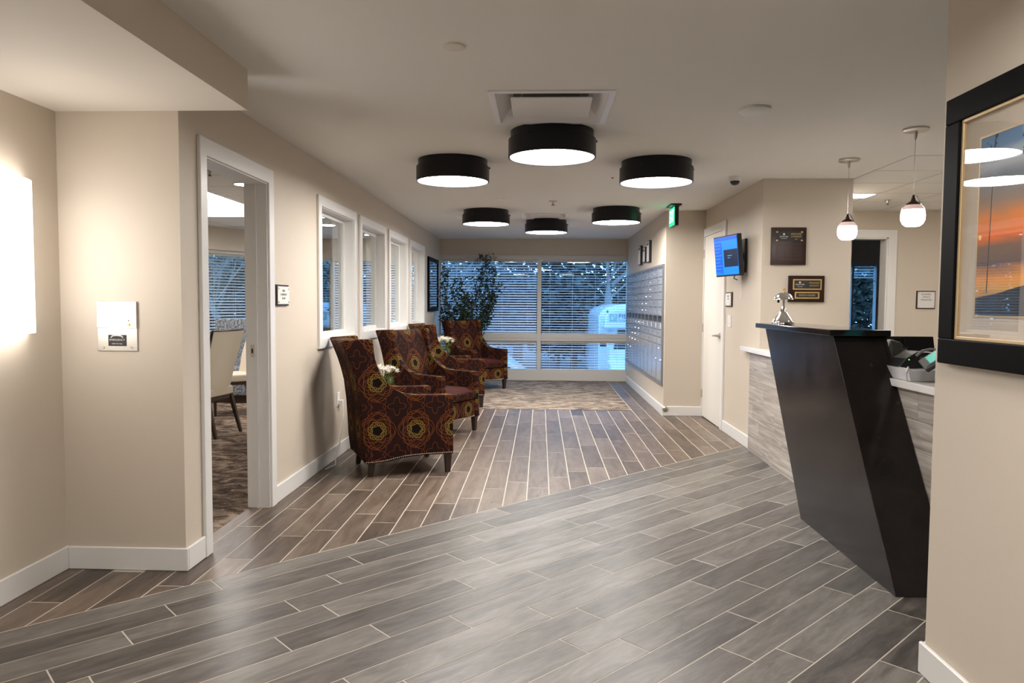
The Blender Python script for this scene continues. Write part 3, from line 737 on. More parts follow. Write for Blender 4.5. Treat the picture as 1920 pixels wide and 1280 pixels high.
# wall sconce
t_ = thing('wall_sconce', 'bright white half-round wall sconce on the left wall', 'wall lamp', (XLL, 3.02, 0))
pts = [(.105*sin(pi*k/16), .20*cos(pi*k/16)) for k in range(17)]
MB().prism(pts, 1.19, 1.87, lambda a, b_, h: (a+.004, b_, h)).obj('shade', M['sconce'], t_, smooth=True)
MB().prism([(.02, .202), (.02, -.202), (0, -.202), (0, .202)], 1.2, 1.86, lambda a, b_, h: (a, b_, h)).obj('back_plate', M['nickel'], t_)
# emergency phone plate on the column
t_ = thing('phone_panel', 'brushed steel emergency phone panel on the left column', 'phone panel', (-2.07, YS, 1.09))
M['steel'] = Mat('brushed steel', (.62, .60, .56), .38, .9).m
MB().box(-.1, .1, -.006, 0, 0, .243).obj('plate', M['steel'], t_, bevel=.002)
MB().box(-.1, .1, -.0105, -.006, .112, .243).obj('door', M['steel'], t_, bevel=.002)
for x in (-.07, .07):
    for z in (.018, .222): MB().cyl((x, -.0125 if z > .1 else -.008, z), .006, .003, 12, 'y').obj('screw', M['nickel'], t_)
MB().cyl((.06, -.014, .13), .007, .004, 14, 'y').obj('lock', M['brass'], t_)
MB().cyl((.06, -.0125, .150), .0035, .003, 12, 'y').obj('button', M['rubber'], t_)
pl = MB().box(-.045, .045, -.0085, -.006, .025, .080).obj('label_plate', M['ink'], t_, bevel=.002)
MB().tube([(-.03, -.0095, .066), (-.022, -.0095, .074), (0, -.0095, .077), (.022, -.0095, .074), (.03, -.0095, .066)], .0038, 8).obj('phone_symbol', M['paper'], pl)
text('EMERGENCY', .012, M['paper'], pl, (0, -.0088, .055), (1, 0, 0), (0, 0, 1), depth=.0002, width=.078)
text('PUSH TO CALL', .008, M['paper'], pl, (0, -.0088, .036), (1, 0, 0), (0, 0, 1), depth=.0002)
# ------------------------------------------------------------------ signs
def sign(name, label, P, xdir, zdir, N, w_, h_, lines, ls, cat='sign', back=.012, screws=True, panel_off=(0, 0)):
    """a dark backing board with a white panel; P is the centre on the wall, N points into the room"""
    t_ = thing(name, label, cat, P); X, Z, N = Vector(xdir), Vector(zdir), Vector(N)
    def bx(a0, a1, c0, c1, n0, n1): 
        vs_ = [X*a+Z*c+N*n for n in (n0, n1) for (a, c) in ((a0, c0), (a1, c0), (a1, c1), (a0, c1))]
        return MB().add(vs_, [(0, 1, 2, 3), (4, 5, 6, 7), (0, 1, 5, 4), (1, 2, 6, 5), (2, 3, 7, 6), (3, 0, 4, 7)])
    bx(-w_/2, w_/2, -h_/2, h_/2, 0, back).obj('backing', M['wood_dark'], t_, bevel=.002)
    m_ = .012
    bx(-w_/2+m_, w_/2-m_, -h_/2+m_, h_/2-m_, back+.003, back+.007).obj('panel', M['paper'], t_)
    if screws:
        for a in (-1, 1):
            for c in (-1, 1):
                s_ = MB().lathe([(.006, 0), (.006, .006), (.003, .008)], 12, axis='y'); 
                q = X*a*(w_/2-m_-.014)+Z*c*(h_/2-m_-.014)+N*(back+.005)
                s_.v = [tuple(q+X*v[0]+Z*v[2]+N*v[1]) for v in s_.v]; s_.obj('standoff', M['nickel'], t_)
    z = h_/2-m_-.030
    for i, l_ in enumerate(lines):
        text(l_, ls, M['ink'], t_, tuple(Z*(z-i*ls*1.25)+N*(back+.0075)), xdir, zdir, depth=.0003)
    return t_
sign('room_sign', 'dark backed white room sign beside the left doorway', (XL, 4.80, 1.38), (0, 1, 0), (0, 0, 1), (1, 0, 0), .235, .142, ['PARK', 'COMMUNITY', 'ROOM'], .020)
sign('room_sign', 'small dark backed sign beside the white door below the television', (XD, 7.50, 1.388), (0, -1, 0), (0, 0, 1), (-1, 0, 0), .235, .15, ['OFFICE', '104'], .022)
sign('name_sign', 'framed business office manager sign between the reception doors', (4.512, YM, 1.404), (1, 0, 0), (0, 0, 1), (0, -1, 0), .218, .212, ['BUSINESS', 'OFFICE', 'MANAGER'], .026)
# wall plate below the small sign
t_ = thing('wall_switch', 'white wall plate below the sign beside the white door', 'switch', (XD, 7.485, 1.163))
MB().box(-.007, 0, -.06, .06, -.062, .062).obj('plate', M['white_plastic'], t_, bevel=.002)
MB().box(-.011, -.007, -.014, .014, -.03, .03).obj('rocker', M['white_plastic'], t_, bevel=.001)
MB().cyl((-.0095, 0, .045), .003, .004, 10, 'x').obj('screw', M['rubber'], t_)
# plaques
t_ = thing('award_plaque', 'larger dark wooden award plaque on the reception wall', 'plaque', (2.171, YC, 1.85))
MB().box(-.152, .152, -.018, 0, -.164, .164).obj('board', M['wood_dark'], t_, bevel=.004)
MB().box(-.108, .115, -.0205, -.018, .045, .128).obj('plate', M['ink'], t_)
for a in (-.104, .111):
    for c in (.05, .123): MB().box(a-.008, a+.008, -.022, -.0205, c-.006, c+.006).obj('corner', M['gold_lip'], t_)
text('FIELDSTONE', .017, M['paper'], t_, (-.045, -.021, .082), (1, 0, 0), (0, 0, 1), depth=.0003, width=.072)
text('communities', .010, M['paper'], t_, (-.045, -.021, .067), (1, 0, 0), (0, 0, 1), depth=.0003)
MB().box(-.052, -.036, -.0215, -.0205, .096, .112).obj('emblem', M['paper'], t_)
for i, l_ in enumerate(('EMPLOYEE', 'OF THE MONTH', '2017')): text(l_, .019 if i < 2 else .012, M['brass'], t_, (.062, -.021, .105-.022*i), (1, 0, 0), (0, 0, 1), depth=.0003, width=.09 if i < 2 else None)
m_np = Mat('blank name plate', (.045, .022, .018), .35).m
for i in range(3):
    for j in range(5): MB().box(-.108+i*.076, -.038+i*.076, -.0196, -.018, .005-j*.033, .032-j*.033).obj('name_plate', m_np, t_)
t_ = thing('award_plaque', 'smaller plaque with two gold framed plates, above the counter bell', 'plaque', (2.334, YC, 1.477))
MB().box(-.157, .157, -.018, 0, -.116, .116).obj('board', M['wood_dark'], t_, bevel=.004)
for n_, (a, b_, c, d) in enumerate(((-.118, .130, -.008, .086), (-.100, .112, -.086, -.026))):
    MB().box(a, b_, -.0205, -.018, c, d).obj('plate_frame', M['brass'], t_)
    MB().box(a+.011, b_-.011, -.0215, -.0205, c+.011, d-.011).obj('plate', M['ink'], t_)
text('FIELDSTONE', .015, M['paper'], t_, (-.058, -.022, .038), (1, 0, 0), (0, 0, 1), depth=.0003, width=.075)
text('communities', .009, M['paper'], t_, (-.058, -.022, .020), (1, 0, 0), (0, 0, 1), depth=.0003)
MB().box(-.066, -.052, -.0225, -.0215, .050, .064).obj('emblem', M['paper'], t_)
text('MANAGER', .019, M['brass'], t_, (.066, -.022, .052), (1, 0, 0), (0, 0, 1), depth=.0003, width=.088)
text('ON DUTY', .019, M['brass'], t_, (.066, -.022, .028), (1, 0, 0), (0, 0, 1), depth=.0003, width=.080)
text('KRISTA KINZER', .021, M['gold_lip'], t_, (.006, -.022, -.056), (1, 0, 0), (0, 0, 1), depth=.0003, width=.14)
# three small frames above the mailboxes
for i, (y, z0, z1, lab) in enumerate(((10.70, 1.905, 2.185, 'farthest'), (10.24, 1.915, 2.13, 'middle and shortest'), (9.86, 1.895, 2.19, 'nearest'))):
    t_ = thing('small_frame', 'thin dark certificate frame above the mailboxes, %s of the three' % lab, 'picture frame', (XR, y, 0), 0, 'small frames above the mail wall')
    MB().box(-.035, 0, -.11, .11, z0, z1).obj('frame', M['black'], t_, bevel=.003)
    MB().box(-.037, -.035, -.098, .098, z0+.014, z1-.014).obj('certificate', M['paper'], t_)
    MB().box(-.0385, -.037, -.08, .08, z1-.06, z1-.03).obj('header', M['bus_blue'], t_)
# ------------------------------------------------------------------ television
def tv():
    t_ = thing('television', 'wall mounted television showing a blue schedule screen', 'television', (1.78, 7.03, 1.80))
    ang = math.atan2(.47, -.10)      # direction of the screen's width, near edge to far edge
    far_ = Vector((cos(ang), sin(ang), 0)); nrm = Vector((-sin(ang), cos(ang), 0))     # towards the corridor
    if nrm.x > 0: nrm = -nrm
    up = (Vector((0, 0, 1))-nrm*.10).normalized(); up = (Vector((0, 0, 1))+nrm*.10).normalized(); nn_ = (nrm-Vector((0, 0, 1))*.10).normalized()
    X = -far_      # right hand side as the viewer reads it
    W_, H_ = .245, .195
    def bx(a0, a1, c0, c1, n0, n1):
        vs_ = [X*a+up*c+nn_*n for n in (n0, n1) for (a, c) in ((a0, c0), (a1, c0), (a1, c1), (a0, c1))]
        return MB().add(vs_, [(0, 1, 2, 3), (4, 5, 6, 7), (0, 1, 5, 4), (1, 2, 6, 5), (2, 3, 7, 6), (3, 0, 4, 7)])
    bx(-W_, W_, -H_, H_, -.045, 0).obj('body', M['plastic_black'], t_, bevel=.004)
    sc_ = bx(-W_+.012, W_-.012, -H_+.016, H_-.012, 0, .002).obj('screen', M['screen_blue'], t_)
    bx(-W_+.012, W_-.012, H_-.045, H_-.012, .002, .003).obj('top_bar', M['screen_mid'], sc_)
    bx(-W_+.02, -W_+.165, -H_+.03, H_-.06, .002, .003).obj('side_list', M['screen_mid'], sc_)
    for k in range(9): bx(-W_+.03, -W_+.15-.02*(k % 3), H_-.088-k*.033, H_-.082-k*.033, .003, .0035).obj('list_line', M['screen_light'], sc_)
    bx(-.045, W_-.012, -.105, .060, .002, .0035).obj('message_box', M['screen_dark'], sc_)
    bx(.03, .12, -.002, .004, .0035, .004).obj('message_line', M['screen_light'], sc_); bx(.03, .08, -.022, -.017, .0035, .004).obj('message_line', M['screen_light'], sc_)
    ar = MB(); ar.box(.05, XD-1.78, -.02, .05, -.05, .03).obj('mount_arm', M['plastic_black'], t_)
    MB().box(XD-1.78-.02, XD-1.78, -.10, .12, -.16, .16).obj('wall_bracket', M['plastic_black'], t_)
    MB().tube([(.07, -.05, -.19), (.06, -.06, -.215), (.09, -.08, -.23)], .006, 6).obj('cable', M['plastic_black'], t_)
    MB().box(XD-1.78-.008, XD-1.78, .03, .042, -.41, -.16).obj('cable_cover', M['trim'], t_)
tv()
# ------------------------------------------------------------------ pictures
t_ = thing('framed_picture', 'large black framed sunset picture on the near right wall', 'picture', (XR0, 2.545, 1.14))
PW, PH, FW = 1.28, .89, .085
def yb(mat, n_, y0, y1, z0, z1, x0, x1, **k): return MB().box(x0, x1, -y1, -y0, z0, z1).obj(n_, mat, t_, **k)
for (a, b_, c, d) in ((0, PW, 0, FW), (0, PW, PH-FW, PH), (0, FW, FW, PH-FW), (PW-FW, PW, FW, PH-FW)): yb(M['wood_black'] if 'wood_black' in M else M.setdefault('wood_black', Mat('black lacquered wood', (.003, .0026, .0024), .5, spec=.06).m), 'frame_rail', a, b_, c, d, -.032, 0, bevel=.004)
e = FW; L_ = .010
for (a, b_, c, d) in ((e, PW-e, e, e+L_), (e, PW-e, PH-e-L_, PH-e), (e, e+L_, e+L_, PH-e-L_), (PW-e-L_, PW-e, e+L_, PH-e-L_)): yb(M['gold_lip'], 'gold_lip', a, b_, c, d, -.024, 0, bevel=.001)
e2 = e+L_
yb(M['mat_board'], 'mat', e2, PW-e2, e2, PH-e2, -.012, -.002)
i0 = e2+.082
for (a, b_, c, d) in ((i0-.006, PW-i0+.006, i0-.016, i0-.010), (i0-.006, PW-i0+.006, PH-i0+.010+.0, PH-i0+.016), (i0-.006, i0, i0-.010, PH-i0+.010), (PW-i0, PW-i0+.006, i0-.010, PH-i0+.010)): yb(M['gold_lip'], 'inner_lip', a, b_, c, d, -.014, -.011)
pr = MB().box(-.0135, -.0115, -(PW-2*i0), 0, 0, PH-2*i0+.02).obj('print', M['sunset'], t_); pr.location = (0, -i0, i0-.010)
yb(M['picture_glass'], 'glass', e2, PW-e2, e2, PH-e2, -.0205, -.0185)
t_ = thing('framed_picture', 'narrow looking dark framed picture on the left wall near the back window', 'picture', (XL, 11.08, 1.20))
PW2, PH2 = 1.05, .85
for (a, b_, c, d) in ((0, PW2, 0, .06), (0, PW2, PH2-.06, PH2), (0, .06, .06, PH2-.06), (PW2-.06, PW2, .06, PH2-.06)): MB().box(0, .03, a, b_, c, d).obj('frame_rail', M['wood_black'], t_, bevel=.003)
MB().box(.002, .010, .06, PW2-.06, .06, PH2-.06).obj('print', M['print_small'], t_)
MB().box(.016, .018, .06, PW2-.06, .06, PH2-.06).obj('glass', M['picture_glass'], t_)
# ------------------------------------------------------------------ mail wall: five banks of two columns
def mail():
    pit = .0925; ncol = 10; y0, y1 = 8.69, 12.30; cw = (y1-y0)/ncol; z0, z1 = .366, 1.815
    door_me = MB().box(-.006, 0, .006, cw-.030, .004, pit-.008).mesh('mailbox_door', M['mailbox'])
    lock_me = MB().lathe([(.010, 0), (.010, .008), (.005, .010)], 12, axis='x'); lock_me.v = [(-v[0], v[1], v[2]) for v in lock_me.v]; lock_me = lock_me.mesh('lock', M['chrome'])
    tall_me = MB().box(-.006, 0, .006, cw-.030, .004, .44).mesh('parcel_door', M['mailbox'])
    card_me = MB().box(-.0075, -.006, .05, .085, .015, .075).mesh('label_card', M['paper'])
    fl = MB(); fl.add([(-.006, .02, .02), (-.045, .015, .028), (-.045, cw-.04, .028), (-.006, cw-.045, .02), (-.006, .02, .017), (-.045, .015, .024), (-.045, cw-.04, .024), (-.006, cw-.045, .017)], [(0, 1, 2, 3), (7, 6, 5, 4), (0, 4, 5, 1), (1, 5, 6, 2), (2, 6, 7, 3), (3, 7, 4, 0)])
    flap_me = fl.mesh('slot_flap', M['mailbox'])
    slot_me = MB().box(-.002, 0, .02, cw-.045, -.055, .018).mesh('mail_slot', M['mail_dark'])
    for u_ in range(5):
        ya = y0+2*cw*u_
        lab = ['nearest bank of metal mailboxes, beside the wall corner', 'second bank of metal mailboxes from the near corner', 'middle bank of metal mailboxes in the mail wall', 'fourth bank of metal mailboxes, next to the farthest', 'farthest bank of metal mailboxes, beside the back window'][u_]
        t_ = thing('mailbox_bank', lab, 'mailboxes', (XR-.022, ya, 0), 0, 'mailbox banks on the mail wall')
        MB().box(.001, .022, 0, 2*cw, z0, z1).obj('frame', M['mail_frame'], t_)
        for (a, b_) in ((0, 2*cw),):
            MB().box(-.010, .001, a, b_, z0, z0+.03).obj('rim', M['mail_frame'], t_); MB().box(-.010, .001, a, b_, z1-.03, z1).obj('rim', M['mail_frame'], t_)
        for c in range(2):
            yc = c*cw+.008
            MB().box(-.007, .001, yc-.010, yc, z0+.03, z1-.03).obj('rim', M['mail_frame'], t_)
            rows = [z1-.055-pit*(r_+1) for r_ in range(6)]
            lo = rows[-1]-.085
            rows2 = [lo-pit*(r_+1) for r_ in range(4)]
            for r_, zz in enumerate(rows+rows2):
                d_ = inst('mailbox_door', door_me, t_, (0, yc, zz)); lk = inst('lock', lock_me, d_, (-.006, cw*.62, pit*.48))
                if r_ == 6: inst('label_card', card_me, d_)
            s_ = inst('mail_slot', slot_me, t_, (0, yc, rows[-1]-.03)); inst('slot_flap', flap_me, s_, (0, 0, 0))
            d_ = inst('parcel_door', tall_me, t_, (0, yc, z0+.032)); inst('lock', lock_me, d_, (-.006, cw*.05+.03, .26))
mail()
t_ = thing('door_stop', 'round metal door stop on the baseboard at the mail wall corner', 'door stop', (1.50, YM-BT, .085))
MB().lathe([(.036, 0), (.036, -.012), (.024, -.018), (.020, -.028)], 24, axis='y').obj('base', M['nickel'], t_, smooth=True)
MB().lathe([(.020, -.028), (.018, -.036), (.004, -.038)], 20, axis='y').obj('bumper', M['rubber'], t_, smooth=True)
t_ = thing('wall_outlet', 'white wall outlet with a plug behind the nearest armchair', 'outlet', (XL, 6.15, .495))
MB().box(0, .006, -.038, .038, -.06, .06).obj('plate', M['white_plastic'], t_, bevel=.002)
MB().box(.006, .045, -.02, .02, -.045, -.005).obj('plug', M['white_plastic'], t_, bevel=.004)
tag(MB().tube([(XL+.045, 6.15, .46), (XL+.06, 6.1, .3), (XL+.05, 6.0, .12), (XL+.06, 5.85, .05), (XL+.09, 5.75, .012), (XL+.05, 5.6, .01)], .004, 6).obj('power_cord', M['white_plastic']), 'thin white cord hanging behind the nearest armchair', 'cord')

# ------------------------------------------------------------------ armchairs
def armchair_proto():
    t_ = thing('armchair', 'x', 'armchair', (0, 0, 0), 0, 'rosette patterned wing armchairs')
    # profile in (s, z): s = distance behind the front edge
    bot = [(0, .150), (.10, .151), (.20, .152), (.30, .150), (.38, .145), (.44, .136), (.50, .124), (.56, .115), (.62, .112), (.69, .112)]
    rear = [(.705, .25), (.712, .40), (.722, .55), (.74, .70), (.765, .80), (.79, .88), (.825, .97), (.858, 1.045)]
    top = [(.84, 1.052), (.76, 1.056), (.64, 1.062)]
    wing = [(.628, 1.05), (.622, .98), (.612, .91), (.595, .855), (.57, .80), (.54, .755), (.50, .71), (.455, .672), (.41, .648), (.36, .634), (.30, .627), (.15, .622), (.005, .620)]
    prof = bot+rear+top+wing
    F, Wt = .345, .072
    def yout(s_): return F-.035*max(0, s_)/.86
    for sd, nm in ((-1, 'right'), (1, 'left')):
        mb = MB(); n = len(prof)
        def th(s_, z): return Wt if z < .66 else Wt-.020*min(1, (z-.66)/.3)
        outer = [(-s_, sd*yout(s_), z) for s_, z in prof]; inner = [(-s_, sd*(yout(s_)-th(s_, z)), z) for s_, z in prof]
        mb.add(outer+inner, [tuple(range(n)), tuple(range(n, 2*n))]+[(i, (i+1) % n, n+(i+1) % n, n+i) for i in range(n)])
        me_o = mb.obj('side_panel', M['fabric'], t_, uv=(.15, -.18), bevel=.011)
        # nailheads
        nh = MB(); L = 0
        for (a, b_) in zip(bot, bot[1:]):
            d = math.hypot(b_[0]-a[0], b_[1]-a[1]); k = max(1, round(d/.0145))
            for q in range(k):
                s_ = a[0]+(b_[0]-a[0])*q/k; z = a[1]+(b_[1]-a[1])*q/k+.014
                nh.lathe([(.0058, 0), (.0048, .0028), (.0015, .0045)], 6, axis='y')
                for vi in range(len(nh.v)-18, len(nh.v)):
                    v = nh.v[vi]; nh.v[vi] = (v[0]-s_-.006, sd*(yout(s_)+v[1]), v[2]+z)
        nh.obj('nailhead_trim', M['nail'], me_o)
    # back
    bp = [(.50, .33), (.525, .46), (.55, .60), (.585, .74), (.625, .88), (.665, 1.0), (.69, 1.043), (.73, 1.052)]
    rearp = [(.843, 1.042), (.812, .97), (.777, .88), (.752, .80), (.727, .70), (.709, .55), (.699, .40), (.692, .25), (.676, .12), (.60, .12), (.55, .2)]
    MB().prism(bp+rearp, -.262, .262, lambda s_, z, h: (-s_, h*(1-.04*s_), z)).obj('backrest', M['fabric'], t_, uv=(.15, -.16), bevel=.012)
    MB().prism([(.66, .12), (.693, .12), (.708, .25), (.715, .40), (.725, .55), (.743, .70), (.768, .80), (.793, .88), (.828, .97), (.858, 1.04), (.80, 1.04), (.70, .7), (.66, .3)], -.315, .315, lambda s_, z, h: (-s_, h*(1-.06*(s_-.66)*5), z)).obj('back_panel', M['fabric'], t_, uv=(.0, -.18), bevel=.008)
    # seat
    MB().box(-.55, -.012, -.272, .272, .152, .335).obj('front_rail', M['fabric'], t_, uv=(.0, -.06), bevel=.008)
    cu = MB().box(-.56, .012, -.268, .268, .338, .425).obj('seat_cushion', M['fabric'], t_, uv=(.0, -.03), bevel=.022, seg=3)
    cm = MB(); n = 9; vs_ = []
    for i in range(n):
        for j in range(n):
            a, b_ = i/(n-1), j/(n-1)
            bul = (1-(2*a-1)**6)*(1-(2*b_-1)**6)
            vs_.append((-.555+.565*a, -.266+.532*b_, .412+.058*bul**.4))
    cm.add(vs_, [(i*n+j, (i+1)*n+j, (i+1)*n+j+1, i*n+j+1) for i in range(n-1) for j in range(n-1)])
    low = [(-.555+.565*a, -.266+.532*b_, .40) for a, b_ in ((0, 0), (1, 0), (1, 1), (0, 1))]
    cm.add(low, [(0, 1, 2, 3)])
    cm.obj('cushion_top', M['maroon'], cu, smooth=True)
    nr = MB(); nr.box(-.0115, -.0085, -.27, .27, .158, .166); nr.obj('front_trim', M['nail'], t_)
    # legs
    for x, y, dx in ((-.035, -.30, 0), (-.035, .30, 0), (-.62, -.25, -.02), (-.62, .25, -.02)):
        lg = MB(); a, b_ = .027, .018
        vs_ = [(x+sx_*a, y+sy*a, .155) for sx_, sy in ((-1, -1), (1, -1), (1, 1), (-1, 1))]+[(x+dx+sx_*b_, y+sy*b_, 0) for sx_, sy in ((-1, -1), (1, -1), (1, 1), (-1, 1))]
        lg.add(vs_, [(0, 1, 2, 3), (4, 5, 6, 7)]+[(i, (i+1) % 4, 4+(i+1) % 4, 4+i) for i in range(4)]); lg.obj('leg', M['wood_dark'], t_, bevel=.002)
    return t_
M['nail'] = Mat('nickel nailheads', (.75, .70, .62), .25, 1).m
def chair_pose(x, y, deg, corner):
    """place so that the front corner (corner=-1 near/right, +1 left) sits at x, y"""
    a = R(deg); q = Vector((0, corner*.345)); return (x-(q.x*cos(a)-q.y*sin(a)), y-(q.x*sin(a)+q.y*cos(a)))
ch = armchair_proto()
specs = [(-.675, 5.60, 25, -1, 'nearest rosette patterned wing armchair, seen from its side'),
         (-.635, 7.52, -27, 1, 'second wing armchair, angled to the viewer, maroon seat behind the nearest one'),
         (-.70, 9.10, 22, -1, 'third wing armchair, mostly hidden behind the second, before the ficus'),
         (-.50, 11.16, -45, 1, 'farthest wing armchair, facing the viewer in front of the ficus tree')]
for i, (x, y, dg_, cn, lab) in enumerate(specs):
    c = ch if i == 0 else copy_tree(ch)
    px, py = chair_pose(x, y, dg_, cn); c.location = (px, py, 0.0055 if y > YE else 0.0); c.rotation_euler = (0, 0, R(dg_)); c['label'] = lab
# side tables and flowers
def side_table(x, y, lab):
    t_ = thing('side_table', lab, 'side table', (x, y, .005 if y > YE else 0), 0, 'small dark tables between armchairs')
    MB().lathe([(.17, .50), (.18, .505), (.18, .52), (.175, .525), (.01, .525)], 40).obj('table_top', M['wood_dark'], t_, smooth=True)
    MB().lathe([(.02, .02), (.018, .25), (.022, .50)], 16).obj('pedestal', M['wood_dark'], t_, smooth=True)
    MB().lathe([(.14, 0), (.14, .012), (.03, .028)], 32).obj('base', M['wood_dark'], t_, smooth=True)
def bouquet(x, y, z, lab, sc=1.0):
    t_ = thing('flower_vase', lab, 'flowers', (x, y, z), 0, 'white bouquets between the armchairs')
    MB().lathe([(.045*sc, 0), (.060*sc, .02), (.066*sc, .07), (.058*sc, .12), (.055*sc, .125), (.050*sc, .12), (.055*sc, .07), (.01, .03)], 28).obj('vase', M['vase'], t_, smooth=True)
    r_ = random.Random(int(x*100)); st = MB(); fl_n = 22
    bl = MB()
    for pi_ in range(6):
        a = pi_*pi/3
        bl.add([(0, 0, 0), (.013*cos(a-.5), .013*sin(a-.5), .012), (.030*cos(a), .030*sin(a), .020), (.013*cos(a+.5), .013*sin(a+.5), .012)], [(0, 1, 2, 3)])
        a += .5
        bl.add([(0, 0, .002), (.009*cos(a-.5), .009*sin(a-.5), .016), (.019*cos(a), .019*sin(a), .032), (.009*cos(a+.5), .009*sin(a+.5), .016)], [(0, 1, 2, 3)])
    me = bl.mesh('blossom', M['petal'])
    for k in range(fl_n):
        a = k*2.4; rr = .028+.085*math.sqrt(k/fl_n); h = .225-.55*rr*rr*4+r_.uniform(-.012, .012)
        p = Vector((rr*cos(a), rr*sin(a), h*sc))
        st.tube([(0, 0, .10), (p.x*.5, p.y*.5, .16), p], .0022, 4)
        b_ = inst('blossom', me, t_, p, (r_.uniform(-.4, .4)-p.y*6, r_.uniform(-.4, .4)+p.x*6, r_.uniform(0, 6))); b_.scale = (1.25*sc,)*3
    st.obj('stems', M['flower_leaf'], t_)
    lv = MB()
    for k in range(46):
        a = r_.uniform(-.9, 1.9); L_ = r_.uniform(.05, .09); z0 = .15
        p0_ = Vector((.05*cos(a), .05*sin(a), z0)); p1 = Vector(((.05+L_*.5)*cos(a), (.05+L_*.5)*sin(a), z0)); p2 = Vector(((.05+L_*.62)*cos(a), (.05+L_*.62)*sin(a), z0-L_*1.1))
        d = Vector((-sin(a), cos(a), 0))*.003
        lv.add([p0_-d, p0_+d, p1+d, p1-d, p2], [(0, 1, 2, 3), (3, 2, 4)])
    lv.obj('grass_fronds', M['flower_leaf'], t_)['kind'] = 'stuff'
side_table(-1.40, 6.30, 'small dark round table between the two nearest armchairs'); bouquet(-1.385, 6.29, .525, 'white flowers between the two nearest armchairs')
side_table(-1.40, 10.28, 'small dark round table between the two farthest armchairs'); bouquet(-1.38, 10.28, .530, 'white flowers in a dark vase between the two farthest armchairs', 1.25)
# ------------------------------------------------------------------ ficus tree
def ficus():
    t_ = thing('potted_tree', 'tall slender potted ficus in the corner by the back window', 'potted plant', (-1.24, 11.85, .005))
    MB().lathe([(.13, 0), (.17, .26), (.18, .27), (.165, .27), (.15, .24), (.01, .24)], 28).obj('pot', M['wood_dark'], t_, smooth=True)
    r_ = random.Random(5); br = MB(); lf_ = MB()
    def leaf(p, s_):
        a = r_.uniform(0, 2*pi); e_ = r_.uniform(-1.0, .3); d = Vector((cos(a)*cos(e_), sin(a)*cos(e_), sin(e_))); n_ = d.cross(Vector((r_.uniform(-1, 1), r_.uniform(-1, 1), r_.uniform(-.2, 1)))).normalized()
        lf_.add([p, p+d*s_*.45+n_*s_*.26, p+d*s_, p+d*s_*.45-n_*s_*.26], [(0, 1, 2, 3)])
    def limb(p, d, L, r0, lev):
        pts = [p]; q = p.copy(); dd = d.normalized(); n_ = 7
        for k in range(n_):
            dd = (dd+Vector((r_.uniform(-.15, .15), r_.uniform(-.15, .15), .10))).normalized(); q = q+dd*L/n_; q.y = min(q.y, .44); q.x = max(q.x, -.38); q.z = min(q.z, 2.1); pts.append(q.copy())
            if lev < 2 and k >= 1:
                for _ in range(2 if lev == 0 else 1): limb(q.copy(), dd+Vector((r_.uniform(-.7, .7), r_.uniform(-.6, .6), .1)), L*(.16 if lev == 0 else .4), r0*.45, lev+1)
            dens = 1 if lev == 0 else (2 if r_.random() < .45 else 0)
            if q.z > .55:
                for _ in range(dens): leaf(q+Vector([r_.uniform(-.065, .065) for _k in range(3)]), r_.uniform(.038, .062))
        br.tube(pts, r0, 5, r1=r0*.4)
    for (dx, dy, L) in ((0, 0, 1.75), (-.25, .03, 1.30), (.15, 0, 1.5), (.17, .03, 1.1), (-.36, -.03, 1.05), (.10, .10, 1.4), (-.12, -.10, 1.4), (.14, -.1, .85), (-.30, .1, .9), (.05, -.1, 1.1)):
        limb(Vector((dx*.3, dy*.3, .24)), Vector((dx*.8, dy*1.1, 1)), L, .008, 0)
    br.obj('stems', M['stem'], t_)
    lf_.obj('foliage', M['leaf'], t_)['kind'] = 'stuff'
ficus()
# ------------------------------------------------------------------ reception counter
def counter():
    t_ = thing('reception_counter', 'reception counter clad in grey striated tile under a white top', 'counter', (0, 0, 0))
    x0 = 1.912; ya, yb_ = 2.80, 6.64
    MB().box(x0+.012, 2.55, ya, YC-.003, .001, .905).obj('body', M['wood_dark'], t_)
    rows = 6; hh = .905/rows; r_ = 0; TLh = .61
    for r_ in range(rows):
        off = [.0, .31, .12, .42, .22, .5][r_]; y = yb_
        first = True
        yy = yb_+off-TLh if off else yb_-TLh
        edges = [yb_]; c_ = yb_-(off if off > .05 else TLh)
        while c_ > ya: edges.append(c_); c_ -= TLh
        edges.append(ya)
        for a, b_ in zip(edges[1:], edges):
            MB().box(0, .022 if b_ > YC else .012, a-(a+b_)/2+.0008, b_-(a+b_)/2-.0008, -hh/2+.0008, hh/2-.0008).obj('tile', M['stone'], t_, bevel=.001, seg=1).location = (x0, (a+b_)/2, hh*(r_+.5))
    MB().prism([(1.882, ya-.02), (2.62, ya-.02), (2.62, YC-.003), (1.938, YC-.003), (1.938, 6.86), (1.882, 6.86)], .906, .946, lambda a, b_, h: (a, b_, h)).obj('countertop', M['white_quartz'], t_, bevel=.004)
    return t_
counter()
def tower():
    t_ = thing('counter_tower', 'slanted black flecked stone pillar with a flat cap at the counter', 'pillar', (0, 0, 0))
    pr_ = [(3.305, 0.0005), (4.51, 0.0005), (5.31, 1.165), (4.09, 1.165)]
    MB().prism(pr_, 1.637, 1.909, lambda y, z, x: (x, y, z)).obj('shaft', M['black_stone'], t_, bevel=.003)
    z = .949; k = (z/1.165)
    up = [(3.305+.785*k, z), (4.51+.80*k, z), (5.31, 1.165), (4.09, 1.165)]
    MB().prism(up, 1.909, 1.925, lambda y, z_, x: (x, y, z_)).obj('upper_side', M['black_stone'], t_)
    MB().box(1.60, 1.935, 4.05, 5.43, 1.1655, 1.20).obj('cap', M['cap_stone'], t_, bevel=.004)
tower()
